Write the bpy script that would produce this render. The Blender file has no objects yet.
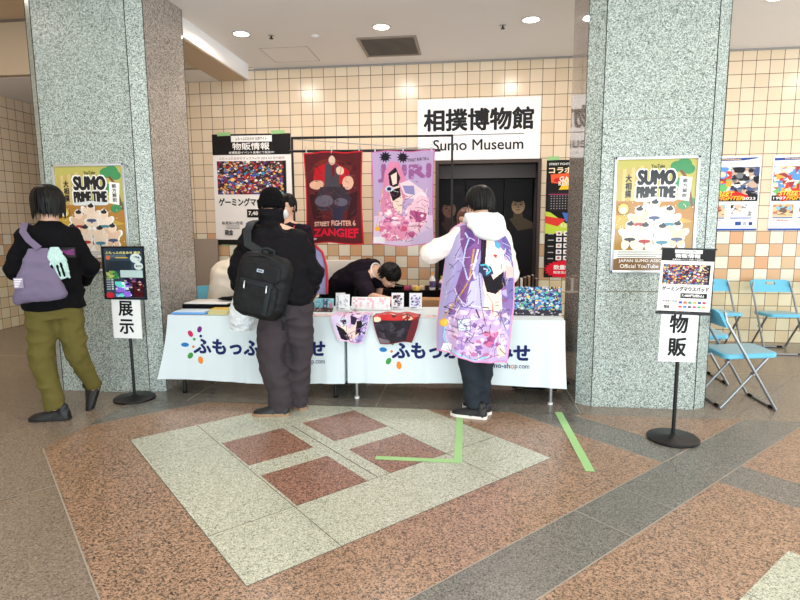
import bpy, bmesh, math, random
import numpy as np
from mathutils import Vector, Matrix, Euler, noise
PI = math.pi
V = Vector
SC = bpy.context.scene
COL = SC.collection
rnd = random.Random(7)

# ------------------------------------------------------------------ camera, world, light, exposure
cam_d = bpy.data.cameras.new('camera'); cam = bpy.data.objects.new('camera', cam_d); COL.objects.link(cam)
YAW, PITCH, ROLL, EYE = .121, .135, .006, 1.4537
_f = V((-math.sin(YAW)*math.cos(PITCH), math.cos(YAW)*math.cos(PITCH), -math.sin(PITCH)))
_r0 = V((math.cos(YAW), math.sin(YAW), 0)); _d0 = _f.cross(_r0)
_r = math.cos(ROLL)*_r0 + math.sin(ROLL)*_d0; _d = -math.sin(ROLL)*_r0 + math.cos(ROLL)*_d0
_m = Matrix((( _r.x, -_d.x, -_f.x, 0), (_r.y, -_d.y, -_f.y, 0), (_r.z, -_d.z, -_f.z, EYE), (0, 0, 0, 1)))
cam.matrix_world = _m
cam_d.sensor_width = 36; cam_d.lens = 36*555.39/800; cam_d.clip_start = .05; cam_d.clip_end = 60
SC.camera = cam
W = bpy.data.worlds.new('world'); SC.world = W; W.use_nodes = True
_bg = W.node_tree.nodes['Background']; _bg.inputs[0].default_value = (.86, .95, 1.0, 1); _bg.inputs[1].default_value = 1.45
SC.view_settings.view_transform = 'Standard'; SC.view_settings.look = 'None'
SC.view_settings.gamma = 1; SC.view_settings.use_curve_mapping = False
SC.view_settings.exposure = -0.15
def area(name, loc, target, sx, sy, power, colr, shape='RECTANGLE'):
    l = bpy.data.lights.new(name, 'AREA'); l.shape = shape; l.size = sx
    if shape == 'RECTANGLE': l.size_y = sy
    l.energy = power; l.color = colr
    o = bpy.data.objects.new(name, l); COL.objects.link(o); o.location = loc
    o.rotation_euler = (V(target)-V(loc)).to_track_quat('-Z', 'Y').to_euler()
    return o
area('entrance_daylight', (1.5, -4.0, 1.2), (0, 6, 3.2), 9, 2.2, 520, (.86, .96, 1.0))
area('right_daylight', (8.6, 2.5, 1.4), (1, 6, 2.4), 5, 2.4, 240, (.92, .98, 1.0))
DOWN = [(-2.36, 5.86), (-.885, 5.86), (.595, 5.86), (2.7, 5.6), (4.6, 5.6), (-2.36, 2.9), (-.885, 2.9), (.595, 2.9), (2.7, 2.9), (-2.36, .4), (.595, .4), (3.4,.4), (-5.2, 5.0), (-5.2, 2.2)]

# ------------------------------------------------------------------ helpers
def s2l(c):
    return tuple((x/12.92 if x <= .04045 else ((x+.055)/1.055)**2.4) for x in c)
def C8(r, g, b): return s2l((r/255, g/255, b/255))
def kind(o, **k):
    for a, b in k.items(): o[a] = b
    return o
def newmat(name):
    m = bpy.data.materials.new(name); m.use_nodes = True
    return m, m.node_tree.nodes, m.node_tree.links, m.node_tree.nodes['Principled BSDF']
def plain(name, rgb, rough=.6, metal=0, spec=None, bump=0, bscale=60, var=0, emit=None, estr=0, trans=0, alpha=1, sheen=0):
    m, N, L, P = newmat(name)
    c = C8(*rgb)
    P.inputs['Base Color'].default_value = (*c, 1); P.inputs['Roughness'].default_value = rough
    if spec is None: spec = .5 if rough < .7 else .12
    P.inputs['Metallic'].default_value = metal; P.inputs['Specular IOR Level'].default_value = spec
    if sheen: P.inputs['Sheen Weight'].default_value = sheen
    if trans: P.inputs['Transmission Weight'].default_value = trans
    if alpha < 1: P.inputs['Alpha'].default_value = alpha
    if emit: P.inputs['Emission Color'].default_value = (*C8(*emit), 1); P.inputs['Emission Strength'].default_value = estr
    tc = N.new('ShaderNodeTexCoord')
    if bump or var:
        n = N.new('ShaderNodeTexNoise'); n.inputs['Scale'].default_value = bscale; n.inputs['Detail'].default_value = 4
        L.new(tc.outputs['Object'], n.inputs['Vector'])
        if bump:
            b = N.new('ShaderNodeBump'); b.inputs['Strength'].default_value = bump; b.inputs['Distance'].default_value = .004
            L.new(n.outputs['Fac'], b.inputs['Height']); L.new(b.outputs[0], P.inputs['Normal'])
        if var:
            mx = N.new('ShaderNodeMix'); mx.data_type = 'RGBA'
            mx.inputs[6].default_value = (*[x*(1-var) for x in c], 1); mx.inputs[7].default_value = (*[min(1, x*(1+var)) for x in c], 1)
            L.new(n.outputs['Fac'], mx.inputs[0]); L.new(mx.outputs[2], P.inputs['Base Color'])
    return m
def granite(name, stops, scale=150, rough=.3, spec=.5, fine=.5, tint=None):
    m, N, L, P = newmat(name)
    tc = N.new('ShaderNodeTexCoord')
    n0 = N.new('ShaderNodeTexNoise'); n0.inputs['Scale'].default_value = scale*1.3; n0.inputs['Detail'].default_value = 2
    L.new(tc.outputs['Object'], n0.inputs['Vector'])
    ad = N.new('ShaderNodeVectorMath'); ad.operation = 'MULTIPLY_ADD'
    L.new(n0.outputs['Color'], ad.inputs[0]); ad.inputs[1].default_value = (.016, .016, .016); L.new(tc.outputs['Object'], ad.inputs[2])
    v = N.new('ShaderNodeTexVoronoi'); v.inputs['Scale'].default_value = scale
    L.new(ad.outputs[0], v.inputs['Vector'])
    sp = N.new('ShaderNodeSeparateColor'); L.new(v.outputs['Color'], sp.inputs[0])
    r = N.new('ShaderNodeValToRGB'); r.color_ramp.interpolation = 'CONSTANT'
    e = r.color_ramp.elements
    while len(e) < len(stops): e.new(.5)
    for i, (p, c) in enumerate(stops): e[i].position = p; e[i].color = (*C8(*c), 1)
    L.new(sp.outputs[0], r.inputs[0])
    n2 = N.new('ShaderNodeTexNoise'); n2.inputs['Scale'].default_value = .9; n2.inputs['Detail'].default_value = 3
    L.new(tc.outputs['Object'], n2.inputs['Vector'])
    mr = N.new('ShaderNodeMapRange'); mr.inputs[3].default_value = .88; mr.inputs[4].default_value = 1.1
    L.new(n2.outputs['Fac'], mr.inputs[0])
    mul = N.new('ShaderNodeVectorMath'); mul.operation = 'SCALE'
    L.new(r.outputs[0], mul.inputs[0]); L.new(mr.outputs[0], mul.inputs['Scale'])
    L.new(mul.outputs[0], P.inputs['Base Color'])
    P.inputs['Roughness'].default_value = rough; P.inputs['Specular IOR Level'].default_value = spec
    return m
def tile_mat(name, axis):
    """square 150 mm glazed tiles: cream field, four rows of orange and pale checks, dark joints"""
    m, N, L, P = newmat(name)
    tc = N.new('ShaderNodeTexCoord'); sx = N.new('ShaderNodeSeparateXYZ'); L.new(tc.outputs['Object'], sx.inputs[0])
    def M(op, a, b=None, c=None):
        n = N.new('ShaderNodeMath'); n.operation = op
        for i, q in enumerate((a, b, c)):
            if q is None: continue
            if isinstance(q, (int, float)): n.inputs[i].default_value = q
            else: L.new(q, n.inputs[i])
        return n.outputs[0]
    u = M('DIVIDE', M('SUBTRACT', sx.outputs[axis], .879 if axis == 0 else .05), .15)
    z = M('DIVIDE', sx.outputs[2], .15)
    fu, fz = M('FLOOR', u), M('FLOOR', z)
    gu = M('ABSOLUTE', M('SUBTRACT', M('SUBTRACT', u, fu), .5)); gz = M('ABSOLUTE', M('SUBTRACT', M('SUBTRACT', z, fz), .5))
    grout = M('GREATER_THAN', M('MAXIMUM', gu, gz), .478)
    par = M('ABSOLUTE', M('SUBTRACT', M('MODULO', M('ADD', M('ADD', fu, fz), 400), 2), 0))
    odd = M('GREATER_THAN', par, .5)
    band = M('MULTIPLY', M('GREATER_THAN', fz, 4.5), M('LESS_THAN', fz, 8.5))
    cv = N.new('ShaderNodeCombineXYZ'); L.new(fu, cv.inputs[0]); L.new(fz, cv.inputs[1])
    wn = N.new('ShaderNodeTexWhiteNoise'); wn.noise_dimensions = '3D'; L.new(cv.outputs[0], wn.inputs['Vector'])
    def mix(f, a, b):
        n = N.new('ShaderNodeMix'); n.data_type = 'RGBA'
        if isinstance(f, (int, float)): n.inputs[0].default_value = f
        else: L.new(f, n.inputs[0])
        for i, q in ((6, a), (7, b)):
            if isinstance(q, tuple): n.inputs[i].default_value = (*q, 1)
            else: L.new(q, n.inputs[i])
        return n.outputs[2]
    cream = mix(wn.outputs[0], C8(232, 212, 186), C8(222, 199, 170))
    orange = mix(wn.outputs[0], C8(214, 160, 118), C8(204, 172, 132))
    pale = mix(wn.outputs[0], C8(232, 226, 206), C8(218, 210, 190))
    low = mix(odd, C8(228, 216, 182), C8(220, 200, 162))
    chk = mix(odd, pale, orange)
    lowz = M('LESS_THAN', fz, 4.5)
    col = mix(lowz, mix(band, cream, chk), low)
    col = mix(grout, col, C8(98, 78, 60))
    L.new(col, P.inputs['Base Color'])
    P.inputs['Roughness'].default_value = .22
    b = N.new('ShaderNodeBump'); b.inputs['Strength'].default_value = .5; b.inputs['Distance'].default_value = .002
    L.new(M('SUBTRACT', 1, grout), b.inputs['Height'])
    tl = N.new('ShaderNodeTexNoise'); tl.inputs['Scale'].default_value = 5; L.new(tc.outputs['Object'], tl.inputs['Vector'])
    b2 = N.new('ShaderNodeBump'); b2.inputs['Strength'].default_value = .25; b2.inputs['Distance'].default_value = .01
    L.new(tl.outputs['Fac'], b2.inputs['Height']); L.new(b.outputs[0], b2.inputs['Normal']); L.new(b2.outputs[0], P.inputs['Normal'])
    return m
def print_mat(name, rough=.5, sheen=0, bump=0):
    m, N, L, P = newmat(name)
    a = N.new('ShaderNodeVertexColor'); a.layer_name = 'ink'
    L.new(a.outputs[0], P.inputs['Base Color']); P.inputs['Roughness'].default_value = rough
    P.inputs['Sheen Weight'].default_value = sheen; P.inputs['Specular IOR Level'].default_value = .22 if rough > .3 else .4
    if bump:
        tc = N.new('ShaderNodeTexCoord'); n = N.new('ShaderNodeTexNoise'); n.inputs['Scale'].default_value = 300
        L.new(tc.outputs['Object'], n.inputs['Vector']); b = N.new('ShaderNodeBump'); b.inputs['Strength'].default_value = bump; b.inputs['Distance'].default_value = .002
        L.new(n.outputs['Fac'], b.inputs['Height']); L.new(b.outputs[0], P.inputs['Normal'])
    return m
M_PRINT = print_mat('printed_paper', .5)
M_GLOSS = print_mat('glossy_print', .2)
M_TOWEL = print_mat('printed_plush', .85, .2, .4)
M_CLOTH = print_mat('printed_cloth', .75, .1, .1)

class MB:
    def __init__(s): s.bm = bmesh.new()
    def _x(s, vs, mat):
        for v in vs: v.co = mat @ v.co
    def box(s, c, size, rot=None, bevel=0, seg=2):
        r = bmesh.ops.create_cube(s.bm, size=1); vs = r['verts']
        for v in vs: v.co = V((v.co.x*size[0], v.co.y*size[1], v.co.z*size[2]))
        if bevel:
            es = list({e for v in vs for e in v.link_edges})
            rr = bmesh.ops.bevel(s.bm, geom=es, offset=bevel, segments=seg, affect='EDGES', profile=.5)
            vs = list({v for f in rr['faces'] for v in f.verts} | {v for v in vs if v.is_valid})
            st = list(vs); seen = set(vs)
            while st:
                v = st.pop()
                for e in v.link_edges:
                    o = e.other_vert(v)
                    if o not in seen: seen.add(o); st.append(o)
            vs = list(seen)
        m = Matrix.Translation(V(c))
        if rot is not None: m = m @ (rot if isinstance(rot, Matrix) else Euler(rot).to_matrix().to_4x4())
        s._x(vs, m); return s
    def loft(s, rings, closed=False, caps=True):
        L = [[s.bm.verts.new(p) for p in r] for r in rings]; n = len(L[0])
        rng = range(len(L)) if closed else range(len(L)-1)
        for i in rng:
            a, b = L[i], L[(i+1) % len(L)]
            for k in range(n):
                try: s.bm.faces.new((a[k], a[(k+1) % n], b[(k+1) % n], b[k]))
                except ValueError: pass
        if caps and not closed:
            s.bm.faces.new(L[0][::-1]); s.bm.faces.new(L[-1])
        return s
    def tube(s, pts, r, seg=8, closed=False, flat=1, up=None):
        pts = [V(p) for p in pts]; n = len(pts); R = r if isinstance(r, (list, tuple)) else [r]*n
        rings = []; prev = V(up) if up is not None else None
        for i, p in enumerate(pts):
            a = pts[(i-1) % n] if (closed or i > 0) else p; b = pts[(i+1) % n] if (closed or i < n-1) else p
            t = (b-a).normalized()
            if prev is None: prev = t.orthogonal().normalized()
            u = prev - t*prev.dot(t)
            if u.length < 1e-4: u = t.orthogonal()
            u.normalize(); w = t.cross(u); prev = u
            rings.append([p + u*math.cos(2*PI*k/seg)*R[i] + w*math.sin(2*PI*k/seg)*R[i]*flat for k in range(seg)])
        return s.loft(rings, closed)
    def cyl(s, p0, p1, r0, r1=None, seg=16): return s.tube([p0, p1], [r0, r0 if r1 is None else r1], seg)
    def ell(s, c, r, rot=None, seg=18, rings=12):
        x = bmesh.ops.create_uvsphere(s.bm, u_segments=seg, v_segments=rings, radius=1)
        m = Matrix.Translation(V(c))
        if rot is not None: m = m @ (rot if isinstance(rot, Matrix) else Euler(rot).to_matrix().to_4x4())
        m = m @ Matrix.Diagonal((*( (r, r, r) if isinstance(r, (int, float)) else r), 1))
        s._x(x['verts'], m); return s
    def cone(s, p0, p1, r0, r1, seg=16, e0=True, e1=True):
        s.tube([p0, p1], [r0, r1], seg)
        if e0: s.ell(p0, r0, seg=seg, rings=10)
        if e1: s.ell(p1, r1, seg=seg, rings=10)
        return s
    def chain(s, pts, rs, seg=14, e0=True, e1=True):
        for i in range(len(pts)-1): s.cone(pts[i], pts[i+1], rs[i], rs[i+1], seg, e0 if i == 0 else True, e1 if i == len(pts)-2 else True)
        return s
    def lathe(s, prof, c=(0, 0, 0), seg=32):
        c = V(c); return s.loft([[c+V((r*math.cos(2*PI*k/seg), r*math.sin(2*PI*k/seg), z)) for k in range(seg)] for r, z in prof])
    def quad(s, *p):
        s.bm.faces.new([s.bm.verts.new(q) for q in p]); return s
    def prism(s, pts, d):
        a = [s.bm.verts.new(p) for p in pts]; b = [s.bm.verts.new(V(p)+V(d)) for p in pts]; n = len(a)
        s.bm.faces.new(a[::-1]); s.bm.faces.new(b)
        for k in range(n): s.bm.faces.new((a[k], a[(k+1) % n], b[(k+1) % n], b[k]))
        return s
    def mesh(s, name='m'):
        bmesh.ops.recalc_face_normals(s.bm, faces=s.bm.faces[:])
        me = bpy.data.meshes.new(name); s.bm.to_mesh(me); s.bm.free(); return me
    def build(s, name, mat, parent=None, origin=None, smooth=True, voxel=0, sm=0, fold=0, fs=9, cut=None):
        me = s.mesh(name)
        if voxel: me = remesh(me, voxel, sm)
        if fold: folds(me, fold, fs)
        return link(me, name, mat, parent, origin, smooth)
def remesh(me, voxel, sm):
    o = bpy.data.objects.new('t', me); COL.objects.link(o)
    md = o.modifiers.new('r', 'REMESH'); md.mode = 'VOXEL'; md.voxel_size = voxel; md.use_smooth_shade = True
    if sm:
        m2 = o.modifiers.new('s', 'SMOOTH'); m2.iterations = sm; m2.factor = .5
    dg = bpy.context.evaluated_depsgraph_get()
    n = bpy.data.meshes.new_from_object(o.evaluated_get(dg), depsgraph=dg)
    bpy.data.objects.remove(o); bpy.data.meshes.remove(me)
    return n
def folds(me, amp, fs=9):
    me.update()
    n = len(me.vertices); no = [v.normal.copy() for v in me.vertices]
    for i, v in enumerate(me.vertices):
        p = v.co
        q = noise.noise(V((p.x*fs*.55 + p.z*fs*.35, p.y*fs*.55 - p.z*fs*.3, p.z*fs)))
        q2 = noise.noise(V((p.x*fs*2.3+7, p.y*fs*2.3, p.z*fs*2.6)))
        ridge = (1-abs(q)*2.6)
        v.co = p + no[i]*amp*(max(-.7, ridge)*.75 + q2*.45 - .3)
    me.update()
def root_of(p):
    while p.parent: p = p.parent
    return p
def link(me, name, mat, parent=None, origin=None, smooth=True):
    o = bpy.data.objects.new(name, me)
    for m in (mat if isinstance(mat, (list, tuple)) else [mat]): me.materials.append(m)
    if smooth:
        me.shade_smooth()
        try: me.set_sharp_from_angle(angle=math.radians(38))
        except Exception: pass
    if parent:
        rt = root_of(parent)
        inv = (Matrix.Translation(rt.location) @ rt.rotation_euler.to_matrix().to_4x4()).inverted()
        me.transform(inv); o.parent = parent
    elif origin is not None:
        me.transform(Matrix.Translation(-V(origin))); o.location = origin
    COL.objects.link(o)
    return o
def thing(name, label, cat, loc, rotz=0, group=None):
    o = bpy.data.objects.new(name, None); COL.objects.link(o); o.empty_display_size = .1
    o.location = loc; o.rotation_euler = (0, 0, rotz); o['label'] = label; o['category'] = cat
    if group: o['group'] = group
    return o
def tag(o, label, cat, group=None):
    o['label'] = label; o['category'] = cat
    if group: o['group'] = group
    return o
def struct(o): o['kind'] = 'structure'; return o
def dup(root, loc, rotz, label, group=None):
    r = root.copy(); COL.objects.link(r); r.location = loc; r.rotation_euler = (0, 0, rotz); r['label'] = label
    if group: r['group'] = group
    def rec(a, b):
        for ch in [c for c in COL.objects if c.parent == a]:
            k = ch.copy(); COL.objects.link(k); k.parent = b; rec(ch, k)
    rec(root, r)
    return r

# ---- flat artwork: shapes in fractions (x right, y DOWN from the top), text from Blender's own font
_tc = {}
def text_tris(s, bold):
    bold = 0; k = (s, bold)
    if k in _tc: return _tc[k]
    c = bpy.data.curves.new('t', 'FONT'); c.body = s; c.size = 1; c.resolution_u = 3
    o = bpy.data.objects.new('t', c); COL.objects.link(o)
    dg = bpy.context.evaluated_depsgraph_get(); ev = o.evaluated_get(dg); me = ev.to_mesh()
    me.calc_loop_triangles()
    vs = np.array([v.co[:2] for v in me.vertices]).reshape(-1, 2); tr = [tuple(t.vertices) for t in me.loop_triangles]
    ev.to_mesh_clear(); bpy.data.objects.remove(o)
    if len(vs):
        mn, mx = vs.min(0), vs.max(0); asp = (mx-mn)[0]/max(1e-6, (mx-mn)[1]); vs = (vs-mn)/np.maximum(mx-mn, 1e-6)
    else: asp = 1
    _tc[k] = (vs, tr, asp); return _tc[k]
class Art:
    def __init__(s, w, h, bg=None): s.w, s.h, s.L = w, h, []; 
    def poly(s, pts, col): s.L.append(('p', [pts], col)); return s
    def rect(s, x, y, w, h, col): return s.poly([(x, y), (x+w, y), (x+w, y+h), (x, y+h)], col)
    def ell(s, x, y, rx, ry, col, rot=0, n=20):
        a = s.h/s.w; c, d = math.cos(rot), math.sin(rot); P = []
        for k in range(n):
            u, v = rx*math.cos(2*PI*k/n), ry*math.sin(2*PI*k/n)*a
            P.append((x+u*c-v*d, y+(u*d+v*c)/a))
        return s.poly(P, col)
    def line(s, pts, wd, col):
        P = [np.array(p, float) for p in pts]; a = s.h/s.w; q = []
        for i in range(len(P)-1):
            d = P[i+1]-P[i]; d = np.array([d[0], d[1]*a]); n = np.array([-d[1], d[0]])/max(1e-9, np.hypot(*d))*wd/2; n = np.array([n[0], n[1]/a])
            q.append([tuple(P[i]+n), tuple(P[i+1]+n), tuple(P[i+1]-n), tuple(P[i]-n)])
        s.L.append(('p', q, col)); return s
    def text(s, t, x, y, w, h, col, bold=0, shear=0, rot=0):
        vs, tr, asp = text_tris(t, bold)
        if len(vs) == 0: return s
        P = np.stack([x+vs[:, 0]*w + shear*vs[:, 1]*h*s.h/s.w, y+(1-vs[:, 1])*h], 1)
        if rot:
            a = s.h/s.w; cx, cy = x+w/2, y+h/2; u, v = P[:, 0]-cx, (P[:, 1]-cy)*a
            P = np.stack([cx+u*math.cos(rot)-v*math.sin(rot), cy+(u*math.sin(rot)+v*math.cos(rot))/a], 1)
        s.L.append(('t', (P, tr), col))
        if bold:   # heavier strokes: the same glyphs again, shifted by a fraction of the letter height
            d = bold*1.5*h/max(1, (1 if len(t) else 1)); a = s.h/s.w
            for k in range(6):
                dx, dy = d*math.cos(k*PI/3)*a, d*math.sin(k*PI/3)
                s.L.append(('t', (P+np.array([dx, dy]), tr), col))
        return s
    def vtext(s, t, x, y, w, h, col, bold=0, gap=.12):
        n = len(t); hh = h/n
        for i, c in enumerate(t): s.text(c, x, y+i*hh+hh*gap/2, w, hh*(1-gap), col, bold)
        return s
    def collage(s, x, y, w, h, pal, n, seed, sz=(.03, .12)):
        r = random.Random(seed)
        for _ in range(n):
            cx, cy = x+r.random()*w, y+r.random()*h; k = r.choice((3, 4, 5, 6)); R = r.uniform(*sz); a0 = r.random()*6; st = r.uniform(.35, 1)
            P = []
            for i in range(k):
                a = a0+2*PI*i/k; px = cx+math.cos(a)*R; py = cy+math.sin(a)*R*st*s.w/s.h
                P.append((min(x+w, max(x, px)), min(y+h, max(y, py))))
            s.poly(P, r.choice(pal))
        return s
    def strokes(s, x, y, w, h, n, seed, cols, wd=(.004, .010), L=.2):
        r = random.Random(seed)
        for _ in range(n):
            px, py = x+r.random()*w, y+r.random()*h; an = r.uniform(0, 2*PI); cv = r.uniform(-1.2, 1.2); P = [(px, py)]; st = r.uniform(.3, 1)*L/6
            for k in range(6): an += cv/6; px += math.cos(an)*st; py += math.sin(an)*st*s.w/s.h; P.append((min(x+w, max(x, px)), min(y+h, max(y, py))))
            s.line(P, r.uniform(*wd), r.choice(cols))
        return s
    def geo(s, mapper, eps=.00025):
        vs, fs, cs = [], [], []
        for i, (t, d, col) in enumerate(s.L):
            o = eps*(i+1)*min(1, 24/len(s.L))
            if t == 'p':
                for p in d:
                    b = len(vs)
                    for q in p: vs.append(mapper(q[0]*s.w, (1-q[1])*s.h, o))
                    fs.append(tuple(range(b, b+len(p)))); cs.append(col)
            else:
                P, tr = d; b = len(vs)
                for q in P: vs.append(mapper(q[0]*s.w, (1-q[1])*s.h, o))
                for tt in tr: fs.append(tuple(b+k for k in tt)); cs.append(col)
        return vs, fs, cs
    def raster(s, nx, ny):
        X, Y = np.meshgrid((np.arange(nx)+.5)/nx, (np.arange(ny)+.5)/ny)
        out = np.ones((ny, nx, 3))*.8
        def fill(p, col):
            p = np.asarray(p, float); x0, y0 = p.min(0); x1, y1 = p.max(0)
            i0, i1 = max(0, int(x0*nx)-1), min(nx, int(x1*nx)+2); j0, j1 = max(0, int(y0*ny)-1), min(ny, int(y1*ny)+2)
            if i0 >= i1 or j0 >= j1: return
            xs, ys = X[j0:j1, i0:i1], Y[j0:j1, i0:i1]; ins = np.zeros(xs.shape, bool); m = len(p)
            for k in range(m):
                a, b = p[k], p[(k+1) % m]
                if a[1] == b[1]: continue
                ins ^= ((a[1] > ys) != (b[1] > ys)) & (xs < (b[0]-a[0])*(ys-a[1])/(b[1]-a[1])+a[0])
            out[j0:j1, i0:i1][ins] = col
        for t, d, col in s.L:
            c = C8(*col)
            if t == 'p':
                for p in d: fill(p, c)
            else:
                for tt in d[1]: fill([d[0][k] for k in tt], c)
        return out
def ink_mesh(name, vs, fs, cs):
    me = bpy.data.meshes.new(name); me.from_pydata([tuple(v) for v in vs], [], fs); me.update()
    at = me.color_attributes.new('ink', 'BYTE_COLOR', 'CORNER')
    arr = np.ones((len(me.loops), 4)); k = 0
    for f, c in zip(fs, cs):
        arr[k:k+len(f), :3] = C8(*c) if max(c) > 1 else c; k += len(f)
    at.data.foreach_set('color', arr.astype(np.float32).ravel()); return me
def box_faces(vs, fs, cs, P, col):
    b = len(vs); vs += P
    for f in ((0, 1, 2, 3), (7, 6, 5, 4), (0, 4, 5, 1), (1, 5, 6, 2), (2, 6, 7, 3), (3, 7, 4, 0)): fs.append(tuple(b+k for k in f)); cs.append(col)
def sheet(art, name, o, ux, uy, thick=.002, mat=None, parent=None, back=(235, 235, 232), bend=None):
    """flat printed sheet with its own thickness; o = bottom-left corner of the front"""
    o, ux, uy = V(o), V(ux).normalized(), V(uy).normalized(); nn = ux.cross(uy)
    mp = lambda x, y, e: o+ux*x+uy*y+nn*e
    vs, fs, cs = art.geo(mp)
    w, h = art.w, art.h
    box_faces(vs, fs, cs, [mp(0, 0, 0), mp(w, 0, 0), mp(w, h, 0), mp(0, h, 0), mp(0, 0, -thick), mp(w, 0, -thick), mp(w, h, -thick), mp(0, h, -thick)], back)
    me = ink_mesh(name, vs, fs, cs)
    return link(me, name, mat or M_PRINT, parent, None if parent else o, smooth=False)
def cloth_grid(art, name, surf, nx, ny, thick=.006, mat=None, parent=None, origin=None, hem=None):
    """raster print on a curved cloth; surf(u, v) with v down; closed with a back face"""
    img = art.raster(nx, ny); vs, fs, cs = [], [], []
    P = [[V(surf(i/nx, j/ny)) for i in range(nx+1)] for j in range(ny+1)]
    N = [[None]*(nx+1) for _ in range(ny+1)]
    for j in range(ny+1):
        for i in range(nx+1):
            a = P[j][min(nx, i+1)]-P[j][max(0, i-1)]; b = P[min(ny, j+1)][i]-P[max(0, j-1)][i]; n = b.cross(a)
            N[j][i] = n.normalized() if n.length > 1e-9 else V((0, -1, 0))
    for j in range(ny+1):
        for i in range(nx+1): vs.append(P[j][i])
    for j in range(ny):
        for i in range(nx):
            a = j*(nx+1)+i; fs.append((a, a+nx+1, a+nx+2, a+1)); c = img[j, i]
            if hem and (i < hem[0] or j < hem[0] or i >= nx-hem[0] or j >= ny-hem[0]): c = C8(*hem[1])
            cs.append(tuple(c))
    b = len(vs); bk = C8(*(hem[1] if hem else (235, 232, 235)))
    step = 4
    gx = sorted(set(list(range(0, nx, step))+[nx])); gy = sorted(set(list(range(0, ny, step))+[ny]))
    for j in gy:
        for i in gx: vs.append(P[j][i]-N[j][i]*thick)
    m = len(gx)
    for j in range(len(gy)-1):
        for i in range(m-1):
            a = b+j*m+i; fs.append((a, a+1, a+m+1, a+m)); cs.append(bk)
    for j in range(len(gy)-1):
        for (col, ci) in ((0, 0), (nx, m-1)):
            f = [gy[j]*(nx+1)+col, gy[j+1]*(nx+1)+col, b+(j+1)*m+ci, b+j*m+ci]; fs.append(tuple(f)); cs.append(bk)
    for i in range(m-1):
        for (row, ri) in ((0, 0), (ny, len(gy)-1)):
            f = [row*(nx+1)+gx[i], row*(nx+1)+gx[i+1], b+ri*m+i+1, b+ri*m+i]; fs.append(tuple(f)); cs.append(bk)
    me = ink_mesh(name, vs, fs, cs)
    return link(me, name, mat or M_TOWEL, parent, origin, smooth=True)

# ------------------------------------------------------------------ materials
G_PIL = granite('pale_speckled_granite', [(0, (48, 56, 52)), (.17, (112, 122, 116)), (.38, (164, 176, 169)), (.66, (208, 219, 212))], 215, .28)
G_PIL2 = granite('polished_granite', [(0, (66, 60, 54)), (.2, (120, 112, 104)), (.42, (160, 152, 144)), (.7, (196, 188, 180))], 215, .035, .9)
G_ORG = granite('orange_granite', [(0, (44, 40, 34)), (.18, (108, 88, 70)), (.36, (156, 126, 102)), (.68, (184, 150, 124))], 170, .28)
G_BRN = granite('red_brown_granite', [(0, (56, 44, 38)), (.2, (112, 82, 68)), (.4, (154, 114, 96)), (.75, (178, 138, 118))], 180, .28)
G_LIT = granite('light_granite', [(0, (92, 94, 82)), (.10, (156, 160, 142)), (.4, (190, 195, 176)), (.7, (210, 213, 196))], 210, .28)
G_GRY = granite('grey_granite', [(0, (66, 66, 62)), (.22, (100, 99, 93)), (.5, (122, 120, 113)), (.8, (142, 139, 131))], 230, .26)
G_FLD = granite('brown_grey_granite', [(0, (90, 80, 68)), (.22, (126, 113, 99)), (.5, (144, 130, 114)), (.8, (160, 146, 130))], 230, .26)
M_JNT = plain('pale_floor_joint', (158, 150, 138), .6)
M_DJNT = plain('dark_floor_joint', (92, 84, 76), .6)
M_CEIL = plain('ceiling_paint', (244, 240, 238), .8, bump=.05, bscale=90)
M_CEILW = plain('tan_ceiling_and_beam_shade', (206, 184, 158), .8)
M_BLK = plain('black_metal', (14, 14, 16), .45, .2)
M_BLKM = plain('black_matte', (10, 10, 12), .75)
M_STEEL = plain('satin_steel', (176, 176, 176), .3, .9)
M_CHFR = plain('grey_chair_tube', (150, 154, 158), .32, .8)
M_BLUE = plain('sky_blue_plastic', (96, 182, 214), .4)
M_SEAT = plain('pale_blue_seat_pad', (136, 176, 190), .45)
M_RUB = plain('black_rubber', (20, 20, 20), .8)
M_TAPE = plain('pale_green_masking_tape', (158, 202, 140), .7)
M_WHT = plain('white_plastic', (236, 236, 234), .4)
M_LAMP = plain('lit_lamp_glass', (255, 250, 240), .4, emit=(255, 246, 232), estr=9)
M_FRAME = plain('brushed_aluminium', (208, 212, 216), .3, .7)
M_CREAM = plain('cream_fabric', (240, 226, 208), .9, bump=.2, bscale=200)
M_CARD = plain('cardboard', (186, 146, 106), .85)
M_SKIN = plain('skin', (222, 176, 150), .5, var=.05, bscale=40)
M_HAIR = plain('black_hair', (9, 7, 7), .45, spec=.25, bump=.25, bscale=220)
M_HAIRB = plain('brown_hair', (92, 50, 38), .4, bump=.25, bscale=220)
M_EYEW = plain('eye_white', (230, 228, 224), .3)
M_EYE = plain('dark_iris', (28, 20, 16), .2)
M_LIP = plain('lips', (186, 116, 104), .5)

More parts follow.
